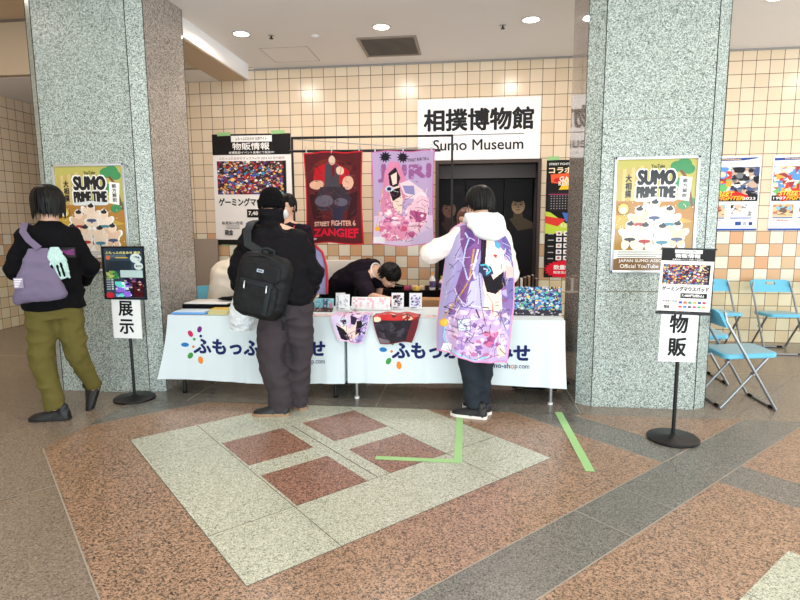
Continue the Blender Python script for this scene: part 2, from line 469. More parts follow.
# ------------------------------------------------------------------ floor
TH = PI/4; CT, ST = math.cos(TH), math.sin(TH)
def w2(u, v): return (CT*u-ST*v, ST*u+CT*v)
def clip(poly, a, b, c):   # keep a*x+b*y<=c
    out = []
    for i in range(len(poly)):
        p, q = poly[i], poly[(i+1) % len(poly)]; dp, dq = a*p[0]+b*p[1]-c, a*q[0]+b*q[1]-c
        if dp <= 0: out.append(p)
        if (dp < 0 < dq) or (dq < 0 < dp):
            t = dp/(dp-dq); out.append((p[0]+(q[0]-p[0])*t, p[1]+(q[1]-p[1])*t))
    return out
def floor():
    bm = bmesh.new(); mats = [G_FLD, G_GRY, G_ORG, G_LIT, G_BRN, M_JNT, M_DJNT]
    def add(poly, mi, z, clips=((0, 1, 4.245),)):
        for c in clips: poly = clip(poly, *c)
        if len(poly) < 3: return
        f = bm.faces.new([bm.verts.new((x, y, z)) for x, y in poly]); f.material_index = mi
        if f.normal.z < 0: f.normal_flip()
        f.normal_update()
        if f.normal.z < 0: f.normal_flip()
    X0, X1, Y0, Y1 = -9, 9, -5, 12
    add([(X0, Y0), (X1, Y0), (X1, Y1), (X0, Y1)], 0, 0, ())
    def R(u0, u1, v0, v1, mi, z, clips=((0, 1, 4.245), (-1, 0, 2.77))): add([w2(u0, v0), w2(u1, v0), w2(u1, v1), w2(u0, v1)], mi, z, clips)
    # grey zone in front of and under the tables, between the pillars
    add([(-2.66, 4.245), (.9, 4.245), (.9, 5.3), (-2.66, 5.3)], 1, .0003, ())
    P, BW = 2.95, .315
    add([(-2.77, -4.9), (8.9, -4.9), (8.9, 4.245), (-2.77, 4.245)], 1, .0006, ((0, 1, 4.245), (-CT, -ST, -.30)))
    for i in range(-2, 4):
        for j in range(-3, 3):
            u0 = .30+i*(P+BW); v0 = 1.555+j*(P+BW)
            if i < 0: continue
            cl = ((0, 1, 4.245), (-1, 0, 2.77))
            R(u0, u0+P, v0, v0+P, 2, .0009, cl)
            a, b = u0+.485, v0+.47
            R(a, a+1.995, b, b+1.99, 3, .0012, cl)
            for du in (.47, 1.08):
                for dv in (.46, 1.085):
                    R(a+du, a+du+.45, b+dv, b+dv+.452, 4, .0015, cl)
            w = .0035
            for q in (0, 1):   # pale joints along the cell edges
                R(u0+q*P-w, u0+q*P+w, v0, v0+P, 5, .0018, cl); R(u0-BW*(i > 0), u0+P, v0+q*P-w, v0+q*P+w, 5, .0018, cl)
            R(a-w*.6, a+w*.6, b, b+1.99, 6, .0019, cl); R(a, a+1.995, b-w*.6, b+w*.6, 6, .0019, cl)
            R(a+.452, a+.456, b, b+1.99, 6, .0019, cl); R(a+.99+.0, a+.996, b+.46, b+1.54, 6, .0019, cl)
            R(a, a+1.995, b+.462, b+.466, 6, .0019, cl); R(a+1.53, a+1.534, b+.0, b+1.99, 6, .0019, cl)
            R(a, a+.452, b+1.54-.0, b+1.543, 6, .0019, cl)
            R(u0+2.45, u0+2.455, v0-BW, v0+.47, 5, .0019, cl); R(u0, u0+.485, v0+1.15, v0+1.154, 5, .0019, cl)
            R(u0+2.04, u0+2.045, v0-BW, v0, 5, .0019, cl)
    # straight joints
    J = []
    for k in range(9): J.append((-7+k*1.5-.0, 4.245, 11.9, 'v'))
    def seg(x0, y0, x1, y1, mi=5, w=.0035):
        d = V((x1-x0, y1-y0)); n = V((-d.y, d.x)).normalized()*w
        add([(x0-n.x, y0-n.y), (x1-n.x, y1-n.y), (x1+n.x, y1+n.y), (x0+n.x, y0+n.y)], mi, .0021, ())
    for x in (-2.32, -1.62, -.72, .12, .88): seg(x, 4.25, x, 5.3)
    seg(-2.66, 4.245, .9, 4.245, 6)
    a, b = w2(-6, 3.545), w2(.30, 3.545); seg(*a, *b)
    a, b = w2(-6, 2.0), w2(.30, 2.0); seg(*a, *b)
    a, b = w2(-1.6, -3), w2(-1.6, 6.5); seg(*a, *b)
    for k in range(6): seg(2.0+k*1.2, 4.3, 2.0+k*1.2+2.4, 7.0)
    seg(1.9, 5.6, 8.9, 5.6); seg(-6.5, 5.6, -3.7, 5.6)
    me = bpy.data.meshes.new('floor'); bm.to_mesh(me); bm.free()
    o = bpy.data.objects.new('floor', me); COL.objects.link(o)
    for m in mats: me.materials.append(m)
    struct(o)
floor()

# ------------------------------------------------------------------ walls and ceiling
TX, TY = tile_mat('wall_tile_x', 0), tile_mat('wall_tile_y', 1)
YW = 7.143; ZC = 3.43
DX0, DX1, DZ = -.405, .885, 2.235
mb = MB()
mb.box(((-4.5+DX0)/2, YW+.08, 1.8), (DX0+4.5, .16, 3.6)); mb.box(((8.9+DX1)/2, YW+.08, 1.8), (8.9-DX1, .16, 3.6))
mb.box(((DX0+DX1)/2, YW+.08, (DZ+3.6)/2), (DX1-DX0, .16, 3.6-DZ))
struct(mb.build('wall_back', TX, smooth=False))
struct(MB().box((-6.68, 5.5, 2.1), (.16, 12.5, 4.2)).build('wall_left', TY, smooth=False))
struct(MB().box((-5.5, 11.9, 1.8), (2.6, .16, 3.6)).build('wall_far', TX, smooth=False))
struct(MB().box((-4.58, 9.5, 1.8), (.16, 4.7, 3.6)).build('wall_passage', TY, smooth=False))
# alcove behind the doorway
M_ALC = plain('unlit_alcove_wall', (30, 26, 26), .8)  # near-black colour stands in for the lack of light in the recess
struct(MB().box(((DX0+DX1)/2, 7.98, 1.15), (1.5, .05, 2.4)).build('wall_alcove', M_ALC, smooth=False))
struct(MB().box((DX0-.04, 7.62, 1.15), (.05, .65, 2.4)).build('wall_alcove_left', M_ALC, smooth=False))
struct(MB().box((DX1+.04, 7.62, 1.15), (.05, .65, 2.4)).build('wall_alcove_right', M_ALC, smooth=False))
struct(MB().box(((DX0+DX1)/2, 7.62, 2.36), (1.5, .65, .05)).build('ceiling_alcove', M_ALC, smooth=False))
mb = MB(); mb.box((DX1-.02, YW+.0, DZ/2), (.04, .17, DZ)); mb.box((DX0+.02, YW, DZ/2), (.04, .17, DZ)); mb.box(((DX0+DX1)/2, YW, DZ-.02), (DX1-DX0-.08, .17, .04))
struct(mb.build('trim_1', plain('dark_brown_door_trim', (58, 42, 34), .5), smooth=False))
# ceilings
mb = MB(); mb.box((2.98, 3.6, ZC+.05), (11.4, 16.5, .1)); struct(mb.build('ceiling', M_CEIL, smooth=False))
M_SHF = M_CEILW
mb = MB(); mb.box((-2.99, 6.2, 3.42), (.38, 1.96, .24), bevel=.004, seg=1); struct(mb.build('ceiling_beam', M_CEIL, smooth=False))
mb = MB(); mb.box((-3.0, 6.2, 3.297), (.36, 1.9, .006)); struct(mb.build('trim_beam_shade', M_CEILW, smooth=False))  # tan strip paints the shade on the underside of the beam
mb = MB(); mb.box((-4.95, 9.27, 3.35), (3.5, 5.3, .1)); struct(mb.build('ceiling_low', M_CEIL, smooth=False))
mb = MB(); mb.box((-4.95, 6.55, 3.75), (3.6, .1, .9)); struct(mb.build('wall_fascia', plain('tan_fascia', (190, 172, 148), .8), smooth=False))
mb = MB(); mb.box((-4.95, 1.5, 3.99), (3.6, 10.2, .1)); struct(mb.build('ceiling_high', M_CEILW, smooth=False))
mb = MB(); mb.box((-3.0, .8, 3.74), (.1, 8.8, .62)); struct(mb.build('wall_bulkhead', M_CEIL, smooth=False))
mb = MB()
for k in range(3): mb.box((-6.0+k*1.05, 6.498, 3.6), (.006, .004, .58))
mb.box((-4.95, 6.495, 3.925), (3.6, .012, .03)); struct(mb.build('trim_3', plain('ceiling_seam', (120, 108, 98), .8), smooth=False))
mb = MB(); mb.box((-.0+2.9, YW-.006, ZC-.012), (11.5, .012, .02)); struct(mb.build('trim_4', plain('grey_ceiling_trim', (150, 146, 142), .6), smooth=False))
# access hatch outline under the ceiling
mb = MB()
hx0, hx1, hy0, hy1 = -2.35, -1.8, 6.35, 6.9
for a, b in (((hx0, hy0), (hx1, hy0)), ((hx1, hy0), (hx1, hy1)), ((hx1, hy1), (hx0, hy1)), ((hx0, hy1), (hx0, hy0))):
    mb.box(((a[0]+b[0])/2, (a[1]+b[1])/2, ZC-.001), (abs(a[0]-b[0])+.006, abs(a[1]-b[1])+.006, .003))
struct(mb.build('trim_5', plain('hatch_seam', (188, 178, 168), .8), smooth=False))

# pillars (granite cladding with chamfered corners and dark open joints)
def pillar(name, x0, x1, y0, y1, label, side):
    t = thing(name, label, 'pillar', ((x0+x1)/2, (y0+y1)/2, 0)); t['kind'] = 'structure'
    c = .11; d = .08; H = 4.2
    fp = [(x0+c, y0), (x1-c, y0), (x1, y0+d), (x1, y1-d), (x1-c, y1), (x0+c, y1), (x0, y1-d), (x0, y0+d)]
    mb = MB(); mb.prism([(x, y, 0) for x, y in fp], (0, 0, H)); o = mb.build('granite_cladding', [G_PIL, G_PIL2], t, smooth=False)
    for p in o.data.polygons:
        if abs(p.normal.x) > .9: p.material_index = 1
    mb = MB()
    for x, y in ((x0+c, y0-.0005), (x1-c, y0-.0005)): mb.box((x, y, H/2), (.006, .003, H))
    mb.box((x0-.0003, y0+d+.0, H/2), (.003, .006, H)); mb.box((x1+.0003, y0+d, H/2), (.003, .006, H))
    mb.box((x1+.0003, y1-d, H/2), (.003, .006, H))
    mb.build('joint', M_DJ, t, smooth=False)
    mb = MB(); mb.box(((x0+x1)/2, y0-.0002, 2.22), (x1-x0-2*c, .001, .003))
    if side: mb.box(((x0+x1)/2-.12, y0-.0002, .93), (.42, .001, .010))
    mb.build('cross_joint', M_CJ, t, smooth=False)
    return t
M_CJ = plain('faint_cross_joint', (128, 124, 108), .7)
M_DJ = plain('dark_pillar_joint', (48, 52, 50), .8)
pillar('pillar', -3.69, -2.645, 4.43, 5.24, 'wide grey speckled granite pillar behind the walking person and the left standing sign', 0)
pillar('pillar', .885, 1.885, 4.45, 5.24, 'wide pale granite pillar right of the tables, behind the right standing sign', 1)

# ------------------------------------------------------------------ ceiling fittings
names = {0: 'recessed round ceiling light, leftmost of the three above the stall', 1: 'recessed round ceiling light in the middle, left of the square vent above the stall', 2: 'recessed round ceiling light nearest the right pillar, above the museum sign'}
names.update({3: 'recessed round ceiling light hidden behind the right pillar, above the folding chairs', 4: 'recessed round ceiling light beyond the right edge, above the folding chairs', 12: 'recessed round light in the higher ceiling left of the left pillar'})
for i, (x, y) in enumerate(DOWN):
    zc = ZC if x > -3 else 3.94
    l = bpy.data.lights.new('lamp', 'AREA'); l.shape = 'DISK'; l.size = .15; l.energy = 15 if y < 5 else 21; l.color = (1, .87, .76)
    lo = bpy.data.objects.new('lamp', l); COL.objects.link(lo); lo.location = (x, y, zc-.015)
    if i not in names: continue
    t = thing('ceiling_light', names[i], 'ceiling light', (x, y, zc), group='recessed ceiling lights')
    MB().lathe([(.075, zc+.0), (.078, zc-.004), (.1, zc-.006), (.1, zc-.0)], (x, y, 0)).build('trim_ring', M_FRAME, t)
    MB().lathe([(.001, zc-.002), (.078, zc-.003), (.078, zc+.0), (.001, zc+.0)], (x, y, 0)).build('lamp_glass', M_LAMP, t)
    lo.location = (0, 0, -.015); lo.parent = t
vt = thing('ceiling_vent', 'square dark louvred ceiling vent with a pale frame', 'vent', (-.88, 6.48, ZC))
mb = MB()
for a, b, sx, sy in ((-.88, 6.16, .64, .03), (-.88, 6.80, .64, .03), (-1.185, 6.48, .03, .61), (-.575, 6.48, .03, .61)): mb.box((a, b, ZC-.006), (sx, sy, .012))
mb.build('frame', plain('vent_frame', (150, 138, 128), .5, .3), vt, smooth=False)
MB().box((-.88, 6.48, ZC-.001), (.6, .6, .004)).build('backing', plain('vent_dark', (70, 60, 54), .8), vt, smooth=False)
mb = MB()
for k in range(16): mb.box((-.88, 6.2+k*.0373, ZC-.008), (.58, .012, .004), rot=(.5, 0, 0))
mb.build('louvre', plain('vent_louvre', (150, 136, 122), .5, .3), vt, smooth=False)
for x, y, lab in ((-2.07, 5.95, 'small dark sprinkler head beside the leftmost ceiling light'), (.33, 5.98, 'small dark sprinkler head left of the rightmost ceiling light')):
    t = thing('sprinkler', lab, 'sprinkler', (x, y, ZC), group='ceiling sprinklers')
    MB().lathe([(.001, ZC-.004), (.035, ZC-.004), (.035, ZC), (.001, ZC)], (x, y, 0)).build('escutcheon', M_STEEL, t)
    MB().lathe([(.001, ZC-.035), (.022, ZC-.033), (.022, ZC-.028), (.009, ZC-.025), (.009, ZC-.003), (.001, ZC-.003)], (x, y, 0)).build('head', M_BLK, t)
tag(MB().lathe([(.001, ZC-.02), (.03, ZC-.018), (.045, ZC-.006), (.045, ZC)], (-1.62, 6.03, 0)).build('smoke_detector', M_CEIL, origin=(-1.62, 6.03, ZC)), 'small pale round smoke detector on the ceiling between two lights', 'detector')

# ------------------------------------------------------------------ museum sign and posters on the wall
BK, WH = (22, 20, 20), (245, 243, 240)
X3, Y3, Z3 = (1, 0, 0), (0, 1, 0), (0, 0, 1)
a = Art(1.495, .735)
a.rect(0, 0, 1, 1, (244, 242, 242)).text('相撲博物館', .055, .17, .885, .345, (20, 20, 22), .026)
a.rect(.13, .585, .74, .012, (70, 68, 70)).text('Sumo Museum', .13, .665, .735, .175, (30, 30, 32), .012)
tag(sheet(a, 'museum_sign', (-.63, YW-.03, 2.245), X3, Z3, .03, M_PRINT), 'large white wall sign reading 相撲博物館 Sumo Museum above the dark doorway', 'sign')

def wall_goods(a, w, seed, small=False):
    PAL = [(30, 28, 34), (200, 60, 60), (70, 96, 190), (226, 190, 170), (240, 236, 232), (232, 170, 90), (120, 60, 130), (60, 150, 190), (150, 30, 40), (250, 220, 120), (90, 90, 100)]
    a.rect(0, 0, 1, 1, (246, 242, 240)).rect(0, 0, 1, .185, (24, 20, 22))
    a.rect(.245, .015, .52, .055, WH).text('ふもっふのおみせ 出張サイト', .30, .027, .40, .03, (60, 50, 60), .005)
    a.text('物販情報', .26, .078, .47, .062, WH, .02).text('会場限定!イベント会場にて販売中!', .21, .153, .58, .022, WH, .012)
    a.text('ふもっふのおみせグッズ Pre.07 2024 3/3 先行販売', .08, .203, .84, .026, (120, 70, 80), .0)
    a.rect(.05, .24, .885, .30, (60, 40, 46)).collage(.05, .24, .85, .30, PAL, 700, seed, (.008, .03)).rect(.905, .24, .03, .30, (30, 24, 28))
    a.text('ゲーミングマウスパッド', .06, .575, .88, .07, (22, 20, 20), .022)
    a.rect(.42, .675, .50, .075, (24, 20, 22)).text('7,480円(税込)', .44, .688, .42, .05, WH, .02)
    a.text('お支払い方法', .09, .785, .27, .03, (40, 36, 36), .015).text('現金', .12, .865, .11, .05, (30, 26, 26), .02)
    for k in range(3): a.rect(.14, .825+k*.012, .18, .004, (150, 140, 138))
    for i in range(6):
        a.rect(.40+i*.09, .80, .06, .035, [(60, 90, 180), (220, 90, 60), (60, 160, 110), (230, 180, 60), (80, 80, 160), (200, 60, 90)][i]).rect(.40+i*.09, .87, .06, .03, [(210, 70, 60), (70, 120, 200), (60, 60, 70), (220, 60, 120), (90, 170, 90), (240, 160, 70)][i])
    a.rect(0, .955, 1, .045, (24, 20, 22)).text('ふもっふのおみせ', .35, .965, .3, .022, WH, .005)
    return a
wp = sheet(wall_goods(Art(1.06, 1.43), 0, 3), 'wall_poster', (-3.345, YW-.006, 1.205), (1, 0, -.008), (.008, 0, 1), .004, M_PRINT)
tag(wp, 'large black and white sales poster taped to the tiles behind the man in the beanie', 'poster')
def tape_piece(x, z, w, h, lab):
    o = MB().box((x, YW-.0075, z), (w, .001, h), rot=(0, rnd.uniform(-.04, .04), 0)).build('masking_tape', M_TAPE, None, (x, YW, z), smooth=False)
    tag(o, lab, 'tape', 'pale green masking tape on the posters')
tape_piece(-3.17, 2.635, .18, .045, 'pale green masking tape on the top left corner of the big sales poster')
tape_piece(-2.44, 2.645, .18, .045, 'pale green masking tape on the top right corner of the big sales poster')
tape_piece(-3.22, 1.21, .10, .04, 'pale green masking tape on the bottom left corner of the big sales poster')

# keycap poster right of the doorway
a = Art(.50, 1.44)
a.rect(0, 0, 1, 1, (20, 18, 20)).text('STREET FIGHTER 6', .06, .025, .6, .018, WH, .015).ell(.72, .034, .04, .012, WH)
a.text('コラボ', .06, .06, .55, .05, (250, 226, 190), .03)
a.poly([(.1, .12), (.5, .11), (1, .13), (1, .21), (.5, .235), (.3, .25), (.4, .2), (.12, .19)], (236, 96, 50)).poly([(.5, .15), (1, .12), (1, .24), (.3, .25)], (250, 196, 50)).ell(.3, .17, .12, .02, (200, 40, 40))
a.text('GAMING', .32, .14, .62, .035, (250, 240, 225), .03).text('KEYBOARD', .30, .178, .66, .035, (250, 240, 225), .03)
a.rect(.07, .265, .88, .165, (34, 30, 32)).rect(.07, .285, .88, .005, (210, 60, 130))
for r_ in range(6):
    for c_ in range(12): a.rect(.11+c_*.068, .296+r_*.021, .05, .013, (62, 58, 60)).rect(.125+c_*.068, .299+r_*.021, .02, .006, (190, 186, 186))
a.poly([(0, .43), (.12, .44), (.6, .56), (1, .5), (1, .62), (0, .62)], (200, 220, 70)).poly([(0, .47), (.5, .50), (.3, .56), (0, .53)], (226, 60, 50)).poly([(.4, .44), (.8, .46), (.9, .52), (.5, .52)], (70, 110, 200)).poly([(.6, .43), (1, .42), (1, .47)], (230, 70, 60))
a.text('KEYCAPS', .38, .535, .56, .033, (240, 240, 190), .02)
for r_ in range(5):
    a.rect(.08, .62+r_*.053, .14, .008, (190, 186, 184))
    for c_ in range(4): a.rect(.28+c_*.18, .60+r_*.053, .135, .038, (240, 236, 236)).ell(.347+c_*.18, .619+r_*.053, .035, .009, [(170, 60, 80), (90, 60, 120), (200, 130, 110), (60, 60, 90)][(r_+c_) % 4])
P = []
for k in range(48):
    an = 2*PI*k/48; rr = 1 if k % 2 else .86; P.append((min(1, max(0, .55+.56*rr*math.cos(an))), min(1, .93+.085*rr*math.sin(an))))
a.poly(P, (226, 24, 50)).text('数量制作', .24, .893, .56, .038, WH, .03).text('限定生産のみ!', .24, .945, .56, .022, WH, .02)
tag(sheet(a, 'wall_poster', (.955, YW-.006, .785), X3, Z3, .004, M_PRINT), 'narrow black, red and yellow poster between the doorway and the right pillar', 'poster')
tape_piece(1.03, 2.245, .14, .045, 'pale green masking tape on the top of the narrow black poster by the doorway')

# two white posters above the folding chairs
def year_poster(x, z, w, h, year, seed, label):
    a = Art(w, h); a.rect(0, 0, 1, 1, (246, 245, 244))
    a.poly([(.02, .035), (.9, .02), (.98, .03), (.7, .06), (.02, .07)], (44, 74, 150)).text('35th ANNIVERSARY', .2, .035, .45, .02, (240, 200, 90), .02).text('SINCE 1987', .45, .085, .45, .022, (190, 150, 80), 0, .3)
    a.rect(.02, .145, .96, .455, (92, 150, 210))
    a.collage(.02, .145, .48, .44, [(92, 150, 210), (232, 60, 50), (246, 196, 160), (250, 220, 190), (236, 170, 70), (252, 240, 230), (160, 60, 60), (110, 190, 110)], 90, seed, (.04, .12))
    a.collage(.5, .145, .48, .44, [(236, 234, 232), (40, 40, 46), (120, 120, 126), (70, 84, 130), (200, 170, 150), (28, 28, 34)] if year == '2023' else [(92, 150, 210), (232, 60, 50), (246, 196, 160), (250, 220, 190), (60, 60, 160), (252, 240, 230), (230, 80, 60)], 90, seed+1, (.04, .13))
    a.rect(.02, .53, .96, .075, (26, 24, 28)).poly([(.1, .50), (.55, .46), (.8, .52), (.85, .585), (.45, .565), (.2, .615)], (206, 40, 36))
    a.text('STREET', .14, .475, .4, .055, (250, 214, 70), .03, .3).text('FIGHTER', .28, .535, .45, .055, (250, 190, 50), .03, .3).text(year, .72 if year == '2023' else .05, .55, .22, .035, WH, .02)
    a.rect(.06, .65, .36, .17, (220, 190, 150)).collage(.06, .65, .36, .14, [(206, 110, 80), (230, 200, 150), (110, 90, 80), (140, 190, 210), (240, 170, 110)], 30, seed+2, (.03, .08))
    a.rect(.52, .65, .38, .16, (240, 238, 236)).collage(.52, .65, .38, .15, [(50, 50, 54), (250, 250, 250), (140, 140, 144), (220, 190, 170)], 34, seed+3, (.03, .08))
    a.rect(.06, .825, .36, .012, (60, 90, 160)).rect(.52, .825, .38, .012, (60, 90, 160)).text('入場無料', .06, .855, .3, .022, (226, 80, 80), .01).rect(.62, .88, .1, .05, (50, 80, 160)).rect(.76, .88, .05, .045, (170, 180, 200)).rect(.86, .885, .06, .045, (50, 70, 140))
    for k in range(4): a.rect(.06, .89+k*.016, .5, .005, (170, 170, 176))
    a.rect(0, .975, 1, .025, (44, 84, 170))
    tag(sheet(a, 'wall_poster', (x, YW-.006, z), X3, Z3, .004, M_PRINT), label, 'poster', 'white game event posters above the folding chairs')
year_poster(2.78, 1.36, .635, .87, '2023', 21, 'white and blue game poster on the tiles beside the right pillar')
year_poster(3.545, 1.36, .62, .87, '1987', 31, 'white and blue game poster at the right edge of the photo')

# framed posters on both pillars
def sumo_poster(o, w, h, seed, label, corner):
    t = thing('framed_poster', label, 'poster', (o[0]+w/2, o[1], o[2]), group='framed sumo channel posters on the pillars')
    fr = .022; mb = MB()
    for cx, cz, sx, sz in ((w/2, fr/2, w, fr), (w/2, h-fr/2, w, fr), (fr/2, h/2, fr, h), (w-fr/2, h/2, fr, h)):
        mb.box((o[0]+cx, o[1]-.009, o[2]+cz), (sx, .018, sz), bevel=.004, seg=2)
    mb.build('frame', M_FRAME, t)
    a = Art(w-2*fr, h-2*fr)
    a.rect(0, 0, 1, 1, (196, 160, 58)).rect(0, 0, 1, .36, (184, 176, 92)).poly([(0, .36), (1, .36), (1, .56), (.6, .46), (0, .5)], (176, 122, 44)).poly([(0, .62), (1, .56), (1, .8), (0, .84)], (172, 128, 46))
    for k in range(7): a.poly([(.02+k*.055, .09-k*.006), (.065+k*.055, .085-k*.006), (.065+k*.055, .37), (.02+k*.055, .37)], (206, 186, 124) if k % 2 else (190, 166, 100))
    for x, y, rx in ((.76, .065, .09), (.84, .05, .1), (.9, .09, .08), (.78, .2, .06), (.83, .24, .06), (.93, .38, .08), (.86, .41, .07)): a.ell(x, y, rx, rx*.55, (62, 140, 84))
    a.line([(.8, .1), (.86, .15), (.9, .2), (.93, .3), (.97, .42)], .035, (120, 76, 50))
    a.vtext('大相撲', .115, .13, .075, .21, BK, .03)
    a.poly([(.80, .15), (.95, .165), (.925, .375), (.775, .355)], WH).vtext('親方解説', .835, .17, .06, .175, BK, .02)
    a.text('YouTube', .43, .045, .17, .03, BK, .02)
    a.text('SUMO', .265, .095, .48, .13, WH, .09).text('PRIME TIME', .255, .24, .50, .105, WH, .09)
    a.text('SUMO', .275, .10, .46, .12, BK, .055).text('PRIME TIME', .265, .245, .48, .095, BK, .05)
    a.poly([(.22, .355), (.5, .33), (.78, .355), (.74, .375), (.26, .375)], (222, 230, 232))
    r = random.Random(seed)
    for _ in range(46): a.ell(r.random()*.96+.02, .38+r.random()*.4, .006, .005, (250, 240, 200))
    # a crowd of plain pale rounded figures, no likeness of anyone
    F = [(.5, .46, 1.0), (.31, .52, 1.0), (.69, .52, 1.0), (.2, .655, 1.0), (.8, .655, 1.0), (.39, .67, 1.05), (.61, .68, 1.05)]
    def fig(x, y, k, c, hd, hc_, blt, dr):
        a.ell(x-.075*k*dr, y+.0*k, .055*k, .026*k, c, .7*dr).ell(x+.085*k*dr, y-.035*k, .05*k, .022*k, c, -.9*dr)
        a.ell(x-.045*k, y+.085*k, .042*k, .045*k, c, .25).ell(x+.045*k, y+.085*k, .042*k, .045*k, c, -.25)
        a.ell(x, y+.025*k, .085*k, .062*k, c).ell(x, y-.05*k, .052*k, .040*k, hd)
        if blt: a.ell(x, y+.062*k, .075*k, .016*k, blt).rect(x-.012, y+.06*k, .024, .03*k, blt).ell(x, y-.080*k, .046*k, .018*k, hc_).ell(x+.01, y-.098*k, .016, .010, hc_)
    for i, (x, y, k) in enumerate(F): fig(x, y, k*1.22, (250, 248, 244), (250, 248, 244), None, None, 1 if i % 2 else -1)
    for i, (x, y, k) in enumerate(F): fig(x, y, k, [(240, 220, 198), (228, 194, 164), (244, 226, 208)][i % 3], (240, 214, 188), (30, 28, 34), [(60, 80, 120), (170, 50, 50), (50, 130, 150), (36, 38, 50)][i % 4], 1 if i % 2 else -1)
    a.ell(.1, .44, .075, .055, (60, 50, 40)).ell(.1, .44, .068, .05, (222, 186, 70)).ell(.1, .45, .04, .03, (250, 244, 230))
    a.rect(0, .815, 1, .185, (236, 236, 230))
    for k in range(3): a.rect(.05, .83+k*.02, .8-.15*k, .006, (120, 124, 124))
    a.poly([(0, .9), (.06, .888), (1, .888), (1, 1), (0, 1)], (128, 96, 62)).text('JAPAN SUMO ASSOCIATION', .07, .9, .82, .034, WH, .01).text('Official YouTube Channel', .09, .945, .76, .036, WH, .01)
    sheet(a, 'poster_print', (o[0]+fr, o[1]-.006, o[2]+fr), X3, Z3, .005, M_GLOSS, t)
    for q in range(1): pass
sumo_poster((-3.50, 4.429, 1.07), .655, .905, 5, 'framed gold sumo poster on the left pillar behind the walking person', 0)
sumo_poster((1.092, 4.449, 1.075), .612, .872, 9, 'framed gold sumo poster on the right pillar above the standing sign', 1)

# ------------------------------------------------------------------ standing signs
def stand_sign(x, y, zpole, label):
    t = thing('sign_stand', label, 'sign stand', (x, y, 0), group='black round-based sign stands')
    MB().lathe([(.001, .0), (.16, .0), (.166, .006), (.166, .016), (.155, .024), (.03, .03), (.018, .04), (.001, .04)], (x, y, 0), 48).build('base', M_BLK, t)
    MB().cyl((x, y, .03), (x, y, zpole), .0125, seg=16).lathe([(.001, zpole), (.018, zpole), (.018, zpole+.02), (.001, zpole+.02)], (x, y, 0), 16).build('pole', M_BLK, t)
    return t
XR, YR = 1.395, 3.80
t = stand_sign(XR, YR, 1.2, 'black pole sign stand with 物販 paper in front of the right pillar')
a = wall_goods(Art(.325, .425), 0, 13)
o = sheet(a, 'sign_panel', (1.238, YR-.022, .868), (1, 0, -.03), (.03, 0, 1), .006, M_PRINT, t)
for q in ((1.402, .868, .345, .016), (1.415, 1.288, .335, .01)): MB().box((q[0], YR-.024, q[1]), (q[2], .012, q[3]), rot=(0, .03, 0)).build('panel_clip', M_BLK, t, smooth=False)
a = Art(.232, .335); a.rect(0, 0, 1, 1, (244, 246, 246)).text('物', .25, .06, .47, .36, BK, .022).text('販', .25, .52, .47, .36, BK, .022)
sheet(a, 'paper_notice', (1.265, YR-.020, .545), (1, 0, -.012), (.012, 0, 1), .001, M_PRINT, t)
XL, YL = -2.79, 4.255
t = stand_sign(XL, YL, 1.2, 'black pole sign stand with 展示 paper in front of the left pillar')
a = Art(.355, .425); a.rect(0, 0, 1, 1, (28, 34, 44)).rect(.02, .015, .96, .97, (56, 74, 92))
a.rect(.04, .025, .9, .16, (40, 60, 80)).text('ふもっふのおみせ 展示', .06, .08, .86, .05, (246, 236, 150), .02).rect(.06, .14, .5, .06, (90, 110, 120)).rect(.3, .19, .3, .02, (226, 190, 60)).ell(.12, .2, .06, .04, (220, 120, 70))
a.ell(.8, .21, .14, .09, (214, 228, 226)).ell(.86, .36, .11, .075, (214, 228, 226)).collage(.7, .16, .2, .1, [(70, 90, 100), (120, 140, 150)], 10, 2, (.01, .03)).text('展示中', .79, .34, .14, .04, (60, 80, 90), .02)
a.rect(.05, .26, .62, .19, (44, 54, 64)).rect(.4, .44, .55, .14, (190, 214, 214)).collage(.05, .45, .34, .16, [(70, 150, 80), (120, 180, 90), (200, 210, 120), (40, 60, 50)], 26, 4, (.03, .07))
a.rect(.47, .59, .5, .37, (40, 26, 44)).collage(.47, .59, .5, .2, [(90, 60, 120), (40, 30, 60), (160, 90, 120), (210, 170, 170)], 24, 8, (.03, .08)).rect(.72, .68, .22, .28, (74, 20, 28)).collage(.74, .7, .18, .18, [(120, 30, 36), (30, 20, 26), (214, 170, 150), (60, 40, 50)], 12, 6, (.03, .06))
for k in range(5): a.rect(.05, .62+k*.045, .1, .018, (190, 200, 200)).rect(.17, .61+k*.045, .05, .03, (210, 220, 220))
a.ell(.12, .93, .1, .06, (210, 30, 50)).collage(.26, .66, .4, .3, [(210, 236, 250), (110, 170, 240), (236, 246, 255), (150, 110, 230), (110, 230, 220)], 30, 10, (.04, .11))
sheet(a, 'sign_panel', (-2.965, YL-.022, .86), (1, 0, -.004), (.004, 0, 1), .006, M_GLOSS, t)
mb = MB()
for cx, cz, sx, sz in ((-2.787, .862, .37, .014), (-2.787, 1.285, .37, .014), (-2.967, 1.073, .012, .43), (-2.609, 1.073, .012, .43)): mb.box((cx, YL-.024, cz), (sx, .012, sz))
mb.build('panel_frame', M_BLK, t, smooth=False)
a = Art(.255, .335); a.rect(0, 0, 1, 1, (240, 244, 244)).text('展', .24, .07, .48, .36, BK, .022).text('示', .24, .53, .48, .35, BK, .022)
sheet(a, 'paper_notice', (-2.925, YL-.020, .53), (1, 0, -.008), (.008, 0, 1), .001, M_PRINT, t)

